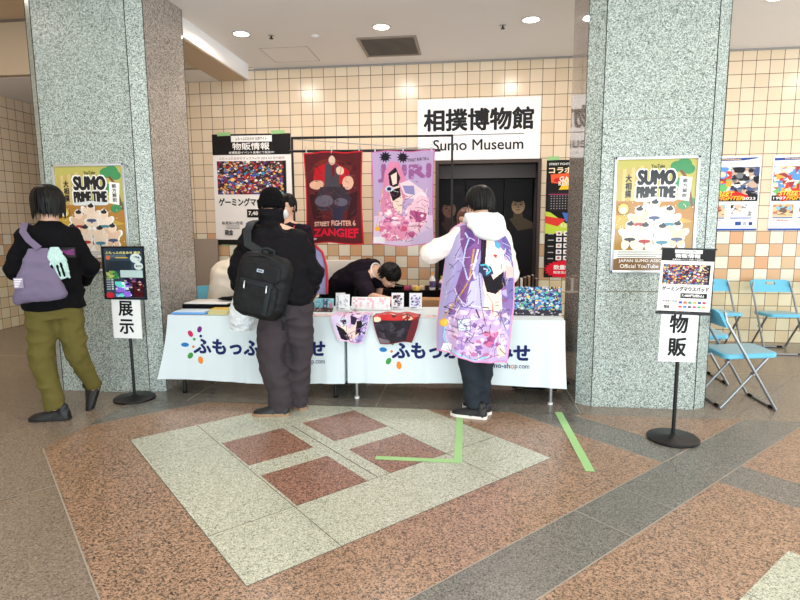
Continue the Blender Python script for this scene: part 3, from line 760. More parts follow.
# ------------------------------------------------------------------ tape on the floor
mb = MB(); mb.box((-.045, 3.69, .0028), (.05, .86, .0009)); mb.box((-.30, 3.283, .0032), (.52, .05, .0009))
tag(mb.build('floor_tape', M_TAPE, None, (-.05, 3.28, .003), smooth=False), 'L-shaped pale green floor tape on the light granite square', 'tape')
tag(MB().box((.724, 3.75, .0028), (.055, 1.05, .0009), rot=(0, 0, .02)).build('floor_tape', M_TAPE, None, (.72, 3.75, .003), smooth=False), 'straight pale green tape strip on orange granite near the right pillar', 'tape')

# ------------------------------------------------------------------ tables with printed cloths
TZ = .70
def table(x0, x1, legs, lab, legmat):
    t = thing('folding_table', lab, 'table', ((x0+x1)/2, 4.72, 0), group='cloth-covered folding tables of the stall')
    MB().box(((x0+x1)/2, 4.73, TZ-.018), (x1-x0, .60, .03), bevel=.005).build('tabletop', M_WHT, t)
    for lx in legs:
        for ly in (4.47, 4.98):
            mb = MB().cyl((lx, ly, .012), (lx, ly, TZ-.03), .0145, seg=12); lg = mb.build('leg', legmat, t)
            MB().lathe([(.001, 0), (.02, 0), (.02, .018), (.001, .018)], (lx, ly, 0), 14).build('foot', M_RUB if legmat is M_BLK else M_WHT, lg)
    mb = MB()
    for ly in (4.47, 4.98): mb.cyl((legs[0], ly, TZ-.06), (legs[1], ly, TZ-.06), .01, seg=10)
    for lx in legs: mb.cyl((lx, 4.47, .14 if legmat is M_BLK else .16), (lx, 4.98, .14), .009, seg=10)
    mb.build('frame_rail', legmat, t)
table(-2.52, -1.02, (-2.45, -1.10), 'white topped folding table with black legs at the left of the stall', M_BLK)
table(-.97, .74, (-.915, .68), 'white topped folding table with silver legs at the right of the stall', M_STEEL)
NV = (26, 38, 96)
def logo(a, px, tx, tw, W_):
    H_ = a.h
    for dx, dy, rx, ry, rot, c in ((.125, -.155, .020, .028, .35, (116, 40, 130)), (.045, -.10, .021, .030, -.55, (206, 44, 96)), (.0, .035, .032, .019, .05, (40, 120, 190)), (.045, .165, .021, .029, .55, (66, 150, 70)), (.13, .215, .021, .033, -.15, (236, 140, 50)), (.078, -.035, .0125, .0125, 0, (66, 160, 80)), (.07, .055, .011, .011, 0, (226, 130, 50)), (.135, -.075, .0125, .0125, 0, NV), (.085, .115, .013, .013, 0, NV)):
        a.ell((px+dx*1.0)/W_, (.23+dy*.72)/H_, rx/W_, ry/H_, c, rot)
    a.text('ふもっふのおみせ', tx/W_, .20/H_, tw/W_, .125/H_, NV, .035)
    a.text('fumo-sh', (tx+tw-.335)/W_, .350/H_, .185/W_, .042/H_, NV, .01).text('o', (tx+tw-.145)/W_, .360/H_, .028/W_, .032/H_, (230, 130, 50), .01).text('p.com', (tx+tw-.112)/W_, .360/H_, .112/W_, .040/H_, NV, .0)
def tablecloth(x0, x1, zb, fl, fr, px, tx, tw, lab, seed, vis=True):
    """front drape, top and sides with one continuous printed surface"""
    yf, yb = 4.405, 5.05; w = x1-x0; h = TZ-zb
    r = random.Random(seed); F = [(r.uniform(.05, .95), r.uniform(.006, .03), r.uniform(-.008, .010)) for _ in range(16)]
    def front(x, z, e=0):   # x from x0, z height; e = outward offset
        u = x/w; k = (TZ-z)/h; y = yf
        for c, s_, am in F: y += am*k*math.exp(-((u-c)/s_)**2)
        y -= .012*k*math.sin(u*11+seed)*.5 + .022*k
        xx = x0+x + k**1.5*(-fl*math.exp(-u/.10) + fr*math.exp(-(1-u)/.06))
        y -= (k**1.4)*(fl*.35*math.exp(-u/.05)+fr*.35*math.exp(-(1-u)/.05))
        dz = .012*math.sin(u*5+seed)*k
        return V((xx, y-e, z+dz))
    a = Art(w, h); logo(a, px-x0, tx-x0, tw, w)
    vs, fs, cs = a.geo(lambda X, Y, e: front(X, zb+Y, e+.0012), .0002)
    # subdivided base sheet
    n, m = 120, 26; b = len(vs); bc = (222, 234, 238)
    for j in range(m+1):
        for i in range(n+1): vs.append(front(w*i/n, zb+h*j/m))
    for j in range(m):
        for i in range(n): q = b+j*(n+1)+i; fs.append((q, q+1, q+n+2, q+n+1)); cs.append(bc)
    # top
    b = len(vs); e = 4
    for j in range(e+1):
        for i in range(n+1): vs.append(V((x0+w*i/n, yf+(yb-yf)*j/e, TZ+.002*math.sin(j*2+i*.11))) if j else front(w*i/n, TZ))
    for j in range(e):
        for i in range(n): q = b+j*(n+1)+i; fs.append((q, q+1, q+n+2, q+n+1)); cs.append(bc)
    # sides
    for side in (0, 1):
        b = len(vs); ns = 14
        for j in range(m+1):
            z = zb+h*j/m; p0 = front(0 if side == 0 else w, z); k = 1-j/m
            for i in range(ns+1):
                f = i/ns; xw = (x0-fl*k**1.5 if side == 0 else x1+fr*k**1.5); off = .012*k*math.sin(i*1.7+seed)*(1 if side else -1)
                p1 = V((x0 if side == 0 else x1, yb, z)); q = p0.lerp(p1, f); q.x += off*math.sin(f*PI)
                vs.append(q)
        for j in range(m):
            for i in range(ns): q = b+j*(ns+1)+i; fs.append((q, q+1, q+ns+2, q+ns+1)); cs.append(bc)
    me = ink_mesh('tablecloth', vs, fs, cs)
    o = link(me, 'tablecloth', M_CLOTH, None, (w/2+x0, 4.7, TZ), smooth=True)
    tag(o, lab, 'tablecloth', 'white printed tablecloths of the stall')
tablecloth(-2.535, -1.0, .14, .095, .0, -2.375, -2.285, 1.12, 'white printed tablecloth on the left table, behind the man in grey trousers', 2)
tablecloth(-.975, .765, .165, .0, .025, -.675, -.585, 1.08, 'white printed tablecloth on the right table, behind the person in the printed blanket', 5)

# ------------------------------------------------------------------ towels
def art_red(w, h):
    a = Art(w, h); a.rect(0, 0, 1, 1, (92, 30, 34))
    a.ell(.45, .17, .32, .09, (122, 44, 34)).poly([(.06, .46), (.2, .42), (.24, .62), (.3, .75), (.12, .72)], (60, 20, 26)).poly([(.78, .46), (.93, .42), (.9, .68), (.72, .75)], (60, 20, 26)).collage(.1, .1, .8, .28, [(104, 36, 36), (84, 26, 32), (112, 40, 36)], 26, 3, (.04, .12))
    # a plain big seated shape in a suit: colour blocks only
    a.poly([(.18, .17), (.42, .12), (.6, .13), (.78, .2), (.82, .32), (.66, .34), (.3, .36), (.12, .33)], (196, 24, 36)).poly([(.36, .13), (.6, .14), (.62, .38), (.33, .38)], (74, 68, 76)).poly([(.46, .14), (.54, .14), (.52, .27), (.48, .27)], (120, 24, 40))
    a.ell(.2, .35, .13, .05, (232, 176, 146)).ell(.76, .33, .1, .075, (236, 184, 156)).ell(.62, .20, .07, .045, (240, 196, 168)).ell(.48, .095, .06, .05, (238, 204, 180))
    a.poly([(.26, .38), (.7, .38), (.82, .5), (.76, .62), (.6, .66), (.62, .86), (.5, .87), (.44, .64), (.2, .62), (.14, .52)], (60, 46, 56)).ell(.32, .53, .17, .065, (104, 94, 106)).ell(.63, .54, .12, .045, (98, 90, 104)).poly([(.5, .6), (.68, .58), (.62, .88), (.52, .88)], (50, 44, 66))
    a.strokes(.1, .12, .8, .6, 50, 9, [(40, 22, 30), (130, 50, 50), (90, 80, 92)], (.004, .010), .2)
    a.text('STREET', .14, .755, .27, .05, (238, 190, 170), .02).text('FIGHTER 6', .45, .745, .42, .055, (238, 180, 160), .02)
    a.text('ZANGIEF', .13, .835, .78, .085, (220, 22, 54), .04).ell(.14, .945, .04, .01, (230, 200, 200))
    return a
SKC = (250, 222, 206)
def art_purple(w, h, seed=1, cape=False):
    """abstract pink and lilac clothing and stripe shapes, no recognisable figure"""
    a = Art(w, h)
    if not cape:
        a.rect(0, 0, 1, 1, (192, 166, 204)).rect(0, .68, 1, .32, (222, 200, 226))
        a.text('JURI', .1, .15, .84, .17, (160, 96, 152), .05).text('STREET FIGHTER 6', .58, .075, .33, .03, (50, 34, 54), .02)
        a.collage(.1, .14, .84, .2, [(192, 166, 204), (178, 120, 170)], 26, seed, (.01, .03))
        for x in (.22, .5):
            P = []
            for k in range(22): an = 2*PI*k/22; rr = .105 if k % 2 else .06; P.append((x+rr*math.cos(an), .065+rr*.62*math.sin(an)))
            a.poly(P, (34, 28, 40))
        a.poly([(.2, .22), (.3, .11), (.44, .12), (.5, .22), (.56, .3), (.8, .42), (.76, .5), (.5, .5), (.34, .7), (.12, .66), (.14, .45)], (226, 140, 176)).poly([(.26, .24), (.38, .17), (.46, .28), (.4, .4), (.28, .36)], (40, 30, 40)).poly([(.3, .26), (.4, .22), (.4, .34), (.33, .36)], SKC)
        a.poly([(.26, .4), (.44, .36), (.5, .5), (.48, .66), (.36, .62), (.3, .52)], SKC).poly([(.27, .42), (.45, .38), (.47, .47), (.33, .53)], (30, 24, 32)).ell(.27, .4, .07, .03, (200, 220, 236)).ell(.27, .4, .04, .02, (60, 40, 70))
        a.poly([(.44, .34), (.6, .3), (.84, .42), (.8, .5), (.56, .5)], (240, 214, 222)).poly([(.5, .36), (.68, .36), (.7, .46), (.54, .44)], (150, 140, 190))
        a.ell(.80, .56, .13, .13, (250, 226, 234)).poly([(.56, .6), (.78, .46), (.93, .5), (.9, .74), (.72, .88), (.5, .76)], (244, 200, 216)).poly([(.62, .62), (.9, .66), (.84, .76), (.6, .74)], (186, 84, 136)).poly([(.1, .74), (.4, .64), (.58, .72), (.6, .92), (.24, .96), (.12, .86)], (234, 150, 184)).collage(.1, .62, .75, .32, [(250, 214, 228), (222, 120, 162), (244, 180, 204), (196, 100, 150), (252, 236, 240)], 60, seed+9, (.02, .07))
        a.strokes(.1, .4, .82, .55, 90, 7, [(150, 60, 110), (250, 232, 240), (110, 50, 90)], (.004, .009), .2).ell(.52, .82, .05, .03, (216, 90, 130)).ell(.07, .82, .045, .026, (244, 176, 50)).line([(.16, .4), (.1, .6), (.05, .82)], .012, (226, 186, 90)).rect(0, .92, .2, .08, (240, 236, 240)).poly([(.7, .9), (1, .8), (1, 1), (.6, 1)], (206, 186, 220))
        return a
    # blanket on the shoulders
    a.rect(0, 0, 1, 1, (164, 152, 204)).poly([(0, .0), (.28, 0), (.2, .3), (.1, .6), (.06, 1), (0, 1)], (176, 168, 214))
    a.poly([(.2, .02), (.62, .05), (.55, .14), (.46, .3), (.42, .5), (.34, .62), (.2, .5), (.3, .28), (.22, .14)], (126, 78, 138)).poly([(.26, .05), (.4, .06), (.42, .16), (.32, .2)], (94, 62, 130)).line([(.28, .08), (.34, .13), (.3, .2), (.28, .3), (.36, .42)], .02, (186, 200, 240)).line([(.48, .2), (.42, .34), (.5, .5), (.56, .66)], .025, (226, 222, 240))
    a.poly([(.62, .1), (.88, .1), (1, .3), (1, .6), (.9, .7), (.7, .3)], (142, 114, 176)).poly([(.8, .06), (1, .08), (1, .34), (.88, .24)], (104, 88, 160)).collage(.82, .1, .18, .45, [(110, 90, 160), (190, 176, 220), (150, 90, 150), (84, 70, 130)], 26, 5, (.02, .07))
    a.poly([(.56, .14), (.68, .12), (.84, .18), (.86, .3), (.8, .42), (.84, .64), (.72, .72), (.6, .62), (.56, .4)], SKC).poly([(.52, .13), (.6, .1), (.58, .3), (.52, .34)], (44, 30, 44)).poly([(.68, .225), (.75, .222), (.73, .25)], (206, 40, 60)).poly([(.7, .12), (.8, .14), (.78, .18), (.72, .17)], (90, 170, 200))
    a.poly([(.54, .36), (.62, .32), (.7, .4), (.83, .33), (.87, .42), (.74, .5), (.62, .49)], (26, 22, 30)).poly([(.5, .3), (.66, .31), (.70, .36), (.6, .385), (.5, .36)], (50, 60, 90)).line([(.52, .31), (.6, .30), (.66, .34), (.6, .37)], .02, (90, 190, 214)).line([(.56, .33), (.62, .335), (.6, .355)], .018, (190, 200, 226)).ell(.9, .28, .08, .045, (252, 228, 214)).poly([(.86, .28), (.98, .26), (.98, .4), (.88, .4)], (240, 196, 190)).poly([(.86, .38), (.98, .34), (1, .5), (.9, .52)], (120, 108, 170))
    a.poly([(.4, .44), (.52, .36), (.6, .52), (.6, .68), (.44, .66), (.36, .56)], (196, 190, 226)).line([(.62, .5), (.7, .56), (.73, .68)], .01, (210, 150, 140))
    a.poly([(.14, .74), (.4, .62), (.62, .62), (.86, .7), (.98, .8), (.98, .98), (.6, 1), (.22, .98), (.12, .88)], (198, 170, 214)).collage(.16, .62, .8, .34, [(236, 206, 224), (160, 130, 190), (224, 190, 216), (126, 96, 164), (240, 226, 240), (190, 120, 170)], 80, 14, (.02, .075))
    a.line([(.14, .74), (.1, .88), (.2, .97), (.5, .99), (.74, .95)], .02, (146, 214, 232)).collage(.64, .77, .2, .11, [(214, 110, 156), (232, 150, 186), (170, 80, 140)], 14, 31, (.03, .07)).poly([(.28, .72), (.44, .69), (.46, .78), (.3, .8)], (214, 230, 236)).line([(.28, .72), (.44, .69), (.46, .78), (.3, .8), (.28, .72)], .01, (120, 110, 150))
    a.poly([(.82, .88), (.92, .86), (.96, .94), (.86, .97)], (250, 214, 196)).poly([(.1, .93), (.22, .92), (.2, .99), (.06, .99)], (240, 238, 244))
    a.line([(.42, .2), (.38, .42), (.26, .56), (.1, .72)], .02, (196, 156, 74)).ell(.1, .76, .065, .033, (246, 180, 40)).ell(.1, .76, .05, .025, (250, 206, 84)).collage(.04, .62, .16, .08, [(90, 60, 80), (226, 200, 180), (60, 60, 90)], 10, 6, (.015, .03))
    a.strokes(.08, .12, .4, .5, 34, 3, [(84, 62, 116), (214, 206, 236), (120, 96, 156)], (.006, .014), .3).strokes(.12, .6, .84, .38, 80, 4, [(76, 56, 104), (240, 226, 244), (140, 100, 160)], (.005, .012), .25).strokes(.8, .1, .2, .5, 18, 5, [(70, 56, 110), (220, 210, 240)], (.005, .012), .2).strokes(.56, .14, .28, .5, 9, 6, [(196, 130, 130), (90, 60, 80)], (.004, .008), .15)
    a.line([(.5, .62), (.56, .68)], .02, (60, 50, 80)).line([(.56, .12), (.5, .36), (.56, .58), (.66, .74)], .008, (60, 50, 80))
    return a
def hung(a, name, x0, zt, y, lab, seed, hem):
    w, h = a.w, a.h
    def surf(u, v):
        e = 1-math.exp(-v*8)
        sag = .012*math.sin(u*PI*3+seed)*(1-v)
        return (x0+u*w+(.5-u)*.03*math.sin(v*PI), y-.006-.012*math.sin(u*9+seed+v*2)*(.3+v)-.008*math.sin(u*23+seed)*(1-v*.6), zt-v*h-sag*.6-.012*math.sin(u*7+seed*2)*v*(1 if v > .9 else 0))
    o = cloth_grid(a, name, surf, 150, 225, .006, M_TOWEL, None, (x0+w/2, y, zt-h), hem)
    tag(o, lab, 'towel', 'printed towels hung on the black rail'); return o
RY = 5.6
hung(art_red(.60, .915), 'printed_towel', -1.645, 2.178, RY-.02, 'dark red printed towel hanging left on the black rail', 1, (3, (210, 30, 44)))
hung(art_purple(.63, .925), 'printed_towel', -.957, 2.172, RY-.02, 'pink and lilac printed towel hanging right on the black rail', 2.2, (2, (222, 110, 170)))
# rack
t = thing('towel_rack', 'black free-standing towel rail behind the tables with two rods', 'rack', (-.95, RY, 0))
mb = MB(); mb.cyl((-1.785, RY+.05, 0.02), (-1.785, RY+.05, 2.335), .011); mb.build('post', M_BLK, t)
mb = MB(); mb.cyl((-.16, RY+.05, 0.02), (-.16, RY+.05, 2.318), .011); mb.build('post', M_BLK, t)
mb = MB(); mb.cyl((-1.79, RY+.05, 2.335), (-.155, RY+.05, 2.318), .011); mb.build('rod', M_BLK, t)
mb = MB(); mb.cyl((-1.80, RY, 2.195), (-.27, RY, 2.172), .013); mb.build('rod', M_BLK, t)
mb = MB(); mb.cyl((-1.785, RY+.05, 2.32), (-.30, RY+.05, 2.19), .004); mb.build('brace', M_STEEL, t)
for x in (-1.785, -.16): MB().box((x, RY+.05, .012), (.04, .5, .024), bevel=.004).build('foot', M_BLK, t)
def clip_ring(x, z):
    mb = MB(); P = [(x+.016*math.cos(a_), RY-.0+.0, z+.03+.018*math.sin(a_)) for a_ in [2*PI*k/12 for k in range(12)]]
    mb.tube(P, .0028, 6, closed=True); mb.box((x, RY-.012, z-.002), (.014, .012, .04), bevel=.002); mb.cyl((x, RY, z+.045), (x+.01, RY+.03, z+.085), .002, seg=6)
    return mb.build('clip', M_STEEL, t)
for x in (-1.62, -1.36, -1.08, -.92, -.64, -.36): clip_ring(x, 2.185)

# ------------------------------------------------------------------ doorway photo panels
def portrait_panel(x0, z0, w, h, y, faces, label, seed, bg=(12, 10, 11)):
    a = Art(w, h); a.rect(0, 0, 1, 1, bg).collage(0, 0, 1, 1, [(20, 15, 17), (12, 10, 11), (30, 20, 24), (16, 12, 15)], 40, seed, (.05, .2))  # print colours kept dark to paint in the unlit recess
    for fx, fy, r_, sk, arms in faces:
        dk = tuple(int(c*.5) for c in sk)
        a.poly([(fx-3.0*r_, 1), (fx-2.6*r_, fy+(2.6*r_)*w/h), (fx-.7*r_, fy+1.6*r_*w/h), (fx+.7*r_, fy+1.6*r_*w/h), (fx+2.6*r_, fy+2.6*r_*w/h), (fx+3.0*r_, 1)], dk if arms else (24, 22, 26))
        a.poly([(fx-.5*r_, fy+.5*r_*w/h), (fx+.5*r_, fy+.5*r_*w/h), (fx+.7*r_, fy+1.9*r_*w/h), (fx-.7*r_, fy+1.9*r_*w/h)], dk)
        a.ell(fx, fy-.35*r_*w/h, r_*1.04, r_*1.05*w/h, (20, 18, 18)).ell(fx, fy-1.45*r_*w/h, r_*.4, r_*.25*w/h, (20, 18, 18))
        a.ell(fx, fy, r_*.9, r_*1.12*w/h, sk)
        a.ell(fx, fy-.88*r_*w/h, r_*.80, r_*.42*w/h, (12, 10, 10)).poly([(fx-.95*r_, fy-.1*r_*w/h), (fx-.85*r_, fy-.9*r_*w/h), (fx-.6*r_, fy-.75*r_*w/h)], (12, 10, 10)).poly([(fx+.95*r_, fy-.1*r_*w/h), (fx+.85*r_, fy-.9*r_*w/h), (fx+.6*r_, fy-.75*r_*w/h)], (12, 10, 10)).poly([(fx-1.2*r_, fy+1.75*r_*w/h), (fx, fy+3.4*r_*w/h), (fx+2.8*r_, fy+2.9*r_*w/h), (fx+3*r_, 1), (fx-2.9*r_, 1), (fx-2.6*r_, fy+2.8*r_*w/h)], (22, 18, 22))
        for q in (-1, 1):
            a.ell(fx+q*.38*r_, fy-.12*r_*w/h, r_*.18, r_*.07*w/h, (24, 18, 18)).line([(fx+q*.6*r_, fy-.36*r_*w/h), (fx+q*.18*r_, fy-.38*r_*w/h)], r_*.08, (30, 22, 20))
        a.poly([(fx-.1*r_, fy+.3*r_*w/h), (fx+.12*r_, fy+.3*r_*w/h), (fx+.02*r_, fy-.1*r_*w/h)], dk).ell(fx, fy+.58*r_*w/h, r_*.3, r_*.07*w/h, (116, 62, 54))
    o = sheet(a, 'portrait_panel', (x0, y, z0), X3, Z3, .02, M_PRINT)
    tag(o, label, 'poster'); return o
portrait_panel(-.40, .70, .36, 1.36, 7.58, [(.42, .30, .28, (122, 86, 72), True)], 'dark wrestler portrait panel at the left of the doorway alcove', 1)
portrait_panel(-.03, .70, .50, 1.38, 7.62, [(.55, .62, .16, (44, 30, 30), True)], 'dark middle portrait panel with pink marks behind the hooded person', 2, (16, 11, 16))
portrait_panel(.48, .70, .36, 1.36, 7.58, [(.50, .27, .27, (168, 142, 112), True)], 'sepia wrestler portrait panel at the right of the doorway alcove', 3, (14, 12, 11))
MB().box((.24, 7.55, 2.13), (1.24, .3, .18)).build('trim_6', plain('shaded_soffit_tile', (64, 48, 40), .4), smooth=False)['kind'] = 'structure'  # shade of the lintel is painted in as a darker brown tile colour
MB().box((.865, 7.42, 1.35), (.03, .2, 1.5)).build('trim_7', plain('grey_door_edge', (76, 76, 82), .5), smooth=False)['kind'] = 'structure'

# ------------------------------------------------------------------ folding chairs
def folding_chair(label, loc, rotz):
    t = thing('folding_chair', label, 'chair', loc, rotz, 'sky blue folding chairs')
    O = V(loc); Rz = Matrix.Rotation(rotz, 4, 'Z'); T = lambda x, y, z: O + (Rz @ V((x, y, z)))
    W_ = .21
    def tb(pts, r=.011): return MB().tube([T(*p) for p in pts], r, 10)
    # chair faces local +x; back frame: top of the backrest down to the front floor bar
    bf = [(-.215, -W_+.02, .775), (-.205, -W_, .70), (.19, -W_, .035), (.205, -W_, .012), (.208, -W_+.04, .0115), (.208, W_-.04, .0115), (.205, W_, .012), (.19, W_, .035), (-.205, W_, .70), (-.215, W_-.02, .775)]
    tb(bf).build('back_frame', M_CHFR, t)
    w = W_-.022
    sf = [(.13, -w, .418), (-.17, -w, .04), (-.19, -w, .012), (-.193, -w+.04, .0115), (-.193, w-.04, .0115), (-.19, w, .012), (-.17, w, .04), (.13, w, .418)]
    tb(sf).build('seat_frame', M_CHFR, t)
    mb = MB()
    for s_ in (-1, 1):
        mb.tube([T(-.10, s_*(W_-.01), .52), T(-.03, s_*(W_-.01), .425)], .007, 8)
    for s_ in (-1, 1): MB().cyl(T(.02, s_*(w-.01), .29), T(.02, s_*(W_+.012), .29), .009, seg=10).build('pivot', M_STEEL, t)
    mb.bm.free()
    # seat pad: blue shell and paler top
    def rr(hx, hy, r, n=6):
        P = []
        for cx, cy, a0 in ((hx-r, hy-r, 0), (-hx+r, hy-r, PI/2), (-hx+r, -hy+r, PI), (hx-r, -hy+r, 1.5*PI)):
            for k in range(n+1): an = a0+k*PI/2/n; P.append((cx+r*math.cos(an), cy+r*math.sin(an)))
        return P
    mb = MB(); rings = []
    for z, k in ((.408, .96), (.412, 1), (.438, 1.0), (.444, .985), (.446, .95)): rings.append([T(.01+x*k, y*k, z+x*.05) for x, y in rr(.20, .19, .05)])
    mb.loft(rings); st = mb.build('seat', M_BLUE, t)
    mb = MB(); rings = []
    for z, k in ((.444, 1), (.4475, .985)): rings.append([T(.01+x*k, y*k, z+x*.05) for x, y in rr(.178, .168, .04)])
    mb.loft(rings); mb.build('seat_top', M_SEAT, st)
    # backrest with a grip slot: curved panel built from a grid with a hole
    mb = MB(); nx, nz = 24, 10; bm = mb.bm
    def P(i, j, off):
        y = -.215+.43*i/nx; z = .655+.135*j/nz; cr = .018*(1-(y/.215)**2)
        edge = .02*max(0, abs(y)/.215-.82)/.18
        z = min(z, .79-edge*(j/nz)); x = -.195-(z-.655)*.55 - cr
        return T(x+off, y, z)
    VV = {}
    for o_ in (0, 1):
        for i in range(nx+1):
            for j in range(nz+1): VV[o_, i, j] = bm.verts.new(P(i, j, .012 if o_ else -.012))
    hole = lambda i, j: 9 <= i < 15 and 6 <= j < 8
    ok = lambda i, j: 0 <= i < nx and 0 <= j < nz and not hole(i, j)
    for i in range(nx):
        for j in range(nz):
            if not ok(i, j): continue
            for o_ in (0, 1): bm.faces.new([VV[o_, i, j], VV[o_, i+1, j], VV[o_, i+1, j+1], VV[o_, i, j+1]])
            for di, dj, e in ((-1, 0, ((i, j), (i, j+1))), (1, 0, ((i+1, j), (i+1, j+1))), (0, -1, ((i, j), (i+1, j))), (0, 1, ((i, j+1), (i+1, j+1)))):
                if not ok(i+di, j+dj): bm.faces.new([VV[0, *e[0]], VV[0, *e[1]], VV[1, *e[1]], VV[1, *e[0]]])
    mb.build('backrest', M_BLUE, t)
    for x, y in ((.207, -W_+.06), (.207, W_-.06), (-.193, -w+.06), (-.193, w-.06)):
        mb = MB(); mb.tube([T(x, y-.03, .0125), T(x, y+.03, .0125)], .0122, 10); mb.build('foot_sleeve', M_RUB, t)
    return t
ch = folding_chair('sky blue folding chair seen side-on beside the right pillar', (2.175, 4.68, 0), .04)
dup(ch, (2.13, 5.38, 0), .03, 'sky blue folding chair half hidden behind the pillar, behind the side-on chair')
dup(ch, (3.50, 6.66, 0), -PI/2-.02, 'sky blue folding chair against the tiles under the two white posters')
dup(ch, (2.86, 6.70, 0), -PI/2+.03, 'sky blue folding chair against the tiles, partly behind the right pillar')
dup(ch, (4.15, 6.62, 0), -PI/2-.1, 'sky blue folding chair at the right edge of the photo')
dup(ch, (-2.72, 5.62, 0), -PI/2+.3, 'sky blue folding chair peeking from under the cream coat behind the left table')

# cream coat heaped over the chair behind the left table
mb = MB(); bm = mb.bm; nu, nv = 46, 26; rings = []
for j in range(nv+1):
    v = j/nv; z = 1.125*(1-v)+.30*v
    ring = []
    for i in range(nu):
        an = 2*PI*i/nu; k = min(1, (v*5)**.5) if v < .2 else 1
        rx = (.25+.04*v)*(k**.55)*(1+.05*math.sin(an*7+v*2)*v+.03*math.sin(an*13+4)*v); ry = (.13+.12*v)*k*(1+.06*math.sin(an*6+1)*v)
        zz = z+.03*math.cos(an)*(1-v)+.012*math.sin(an*3)*(1-v)
        ring.append(V((-2.49+rx*math.cos(an), 5.66+ry*math.sin(an), zz)))
    rings.append(ring)
mb.loft(rings); o = mb.build('coat', M_CREAM, None, (-2.47, 5.66, .3), voxel=.012, sm=2, fold=.022, fs=5)
tag(o, 'cream coat heaped over a chair behind the left table, beside the pillar', 'coat')
# back counter with odds and ends
t = thing('back_table', 'black covered table along the tiled wall behind the stall', 'table', (-.95, 6.62, 0))
MB().box((-.84, 6.62, .68), (2.38, .62, .03), bevel=.004).build('tabletop', M_BLKM, t)
mb = MB(); rings = []
n = 120
for k, z in ((0, .70), (1, .56), (2, .42)):
    rings.append([V((-2.02+2.36*i/n, 6.305-.012*k*math.sin(i*.6), z)) for i in range(n+1)])
bm = mb.bm; vv = [[bm.verts.new(p) for p in r] for r in rings]+[[bm.verts.new(p+V((0, .006, 0))) for p in r] for r in rings]
for q in (0, 3):
    for j in range(2):
        for i in range(n): bm.faces.new((vv[q+j][i], vv[q+j][i+1], vv[q+j+1][i+1], vv[q+j+1][i]))
mb.build('table_skirt', M_BLKM, t)
for x in (-1.98, .30):
    for y in (6.36, 6.88): MB().cyl((x, y, 0), (x, y, .67), .014, seg=10).build('leg', M_BLK, t)
ZB = .698
def small_box(name, c, size, mat, lab, cat, rz=0, grp=None, lid=None):
    c = V(c); o = MB().box((c.x, c.y, c.z+size[2]/2), size, rot=(0, 0, rz), bevel=min(size)*.08).build(name, mat, None, c, smooth=True)
    tag(o, lab, cat, grp); return o
tag(MB().box((-1.63, 6.94, .86), (.64, .12, .30), bevel=.006).build('storage_box', plain('white_card_box', (232, 228, 222), .7), None, (-1.63, 6.94, .71)), 'white storage box by the tiled wall behind the bent-over staff person', 'box')
small_box('cardboard_box', (-.40, 6.12, .44), (.42, .22, .20), M_CARD, 'brown cardboard box under the edge of the black back table', 'box')
small_box('cardboard_box', (-.40, 6.12, 0), (.46, .24, .43), M_CARD, 'larger brown cardboard box on the floor beneath another box behind the right table', 'box')
def bottle(x, y, z, h, r, body, cap, lab):
    t = thing('bottle', lab, 'bottle', (x, y, z), group='small bottles and jars on the back table')
    MB().lathe([(.001, z), (r, z+.003), (r, z+h*.55), (r*.85, z+h*.65), (r*.4, z+h*.78), (r*.4, z+h*.84), (.001, z+h*.84)], (x, y, 0), 20).build('body', body, t)
    MB().lathe([(.001, z+h*.82), (r*.5, z+h*.82), (r*.5, z+h), (.001, z+h)], (x, y, 0), 16).build('cap', cap, t)
    MB().lathe([(r*1.01, z+h*.15), (r*1.015, z+h*.16), (r*1.015, z+h*.48), (r*1.01, z+h*.5)], (x, y, 0), 20).build('bottle_label', plain('label_%d' % int(x*1000), (90, 70, 130), .5), t)
CWHITE, CORG, CLIME = M_WHT, plain('orange_cap', (232, 160, 60), .4), plain('lime_cap', (170, 200, 60), .4)
bottle(-.40, 6.42, ZB, .21, .036, CWHITE, CORG, 'white bottle with an orange cap on the black back table')
bottle(-.29, 6.44, ZB, .16, .036, CWHITE, CLIME, 'short white tub with a lime cap right of the orange-capped bottle')
bottle(-.22, 6.40, ZB, .13, .034, CWHITE, M_WHT, 'small white jar beside the hooded person on the back table')
t = thing('pouch', 'black zipped pouch lying on the back table right of the bent-over head', 'pouch', (-.88, 6.42, ZB))
MB().ell((-.88, 6.42, ZB+.043), (.16, .07, .036), rot=(0, .1, .1)).build('body', M_BLKM, t)
MB().tube([(-1.02, 6.365, ZB+.05), (-.88, 6.352, ZB+.06), (-.75, 6.375, ZB+.045)], .003, 6).build('zip', M_STEEL, t)
trk = [((-.69, 6.37), (190, 70, 110), 'magenta wrapped packet beside the black pouch'), ((-.61, 6.44), (220, 190, 210), 'pale pink packet between the pouch and the bottles'), ((-.58, 6.35), (236, 200, 90), 'small yellow packet on the front edge of the back table'), ((-.52, 6.42), (226, 200, 170), 'beige packet left of the orange-capped bottle'), ((-.18, 6.34), (200, 80, 120), 'pink packet at the right end of the small bottles')]
for k, ((x, y), c, lab) in enumerate(trk):
    small_box('packet', (x, y, ZB), (.07, .06, .05), plain('packet_%d' % k, c, .5), lab, 'packet', k*.5, 'small packets on the back table')
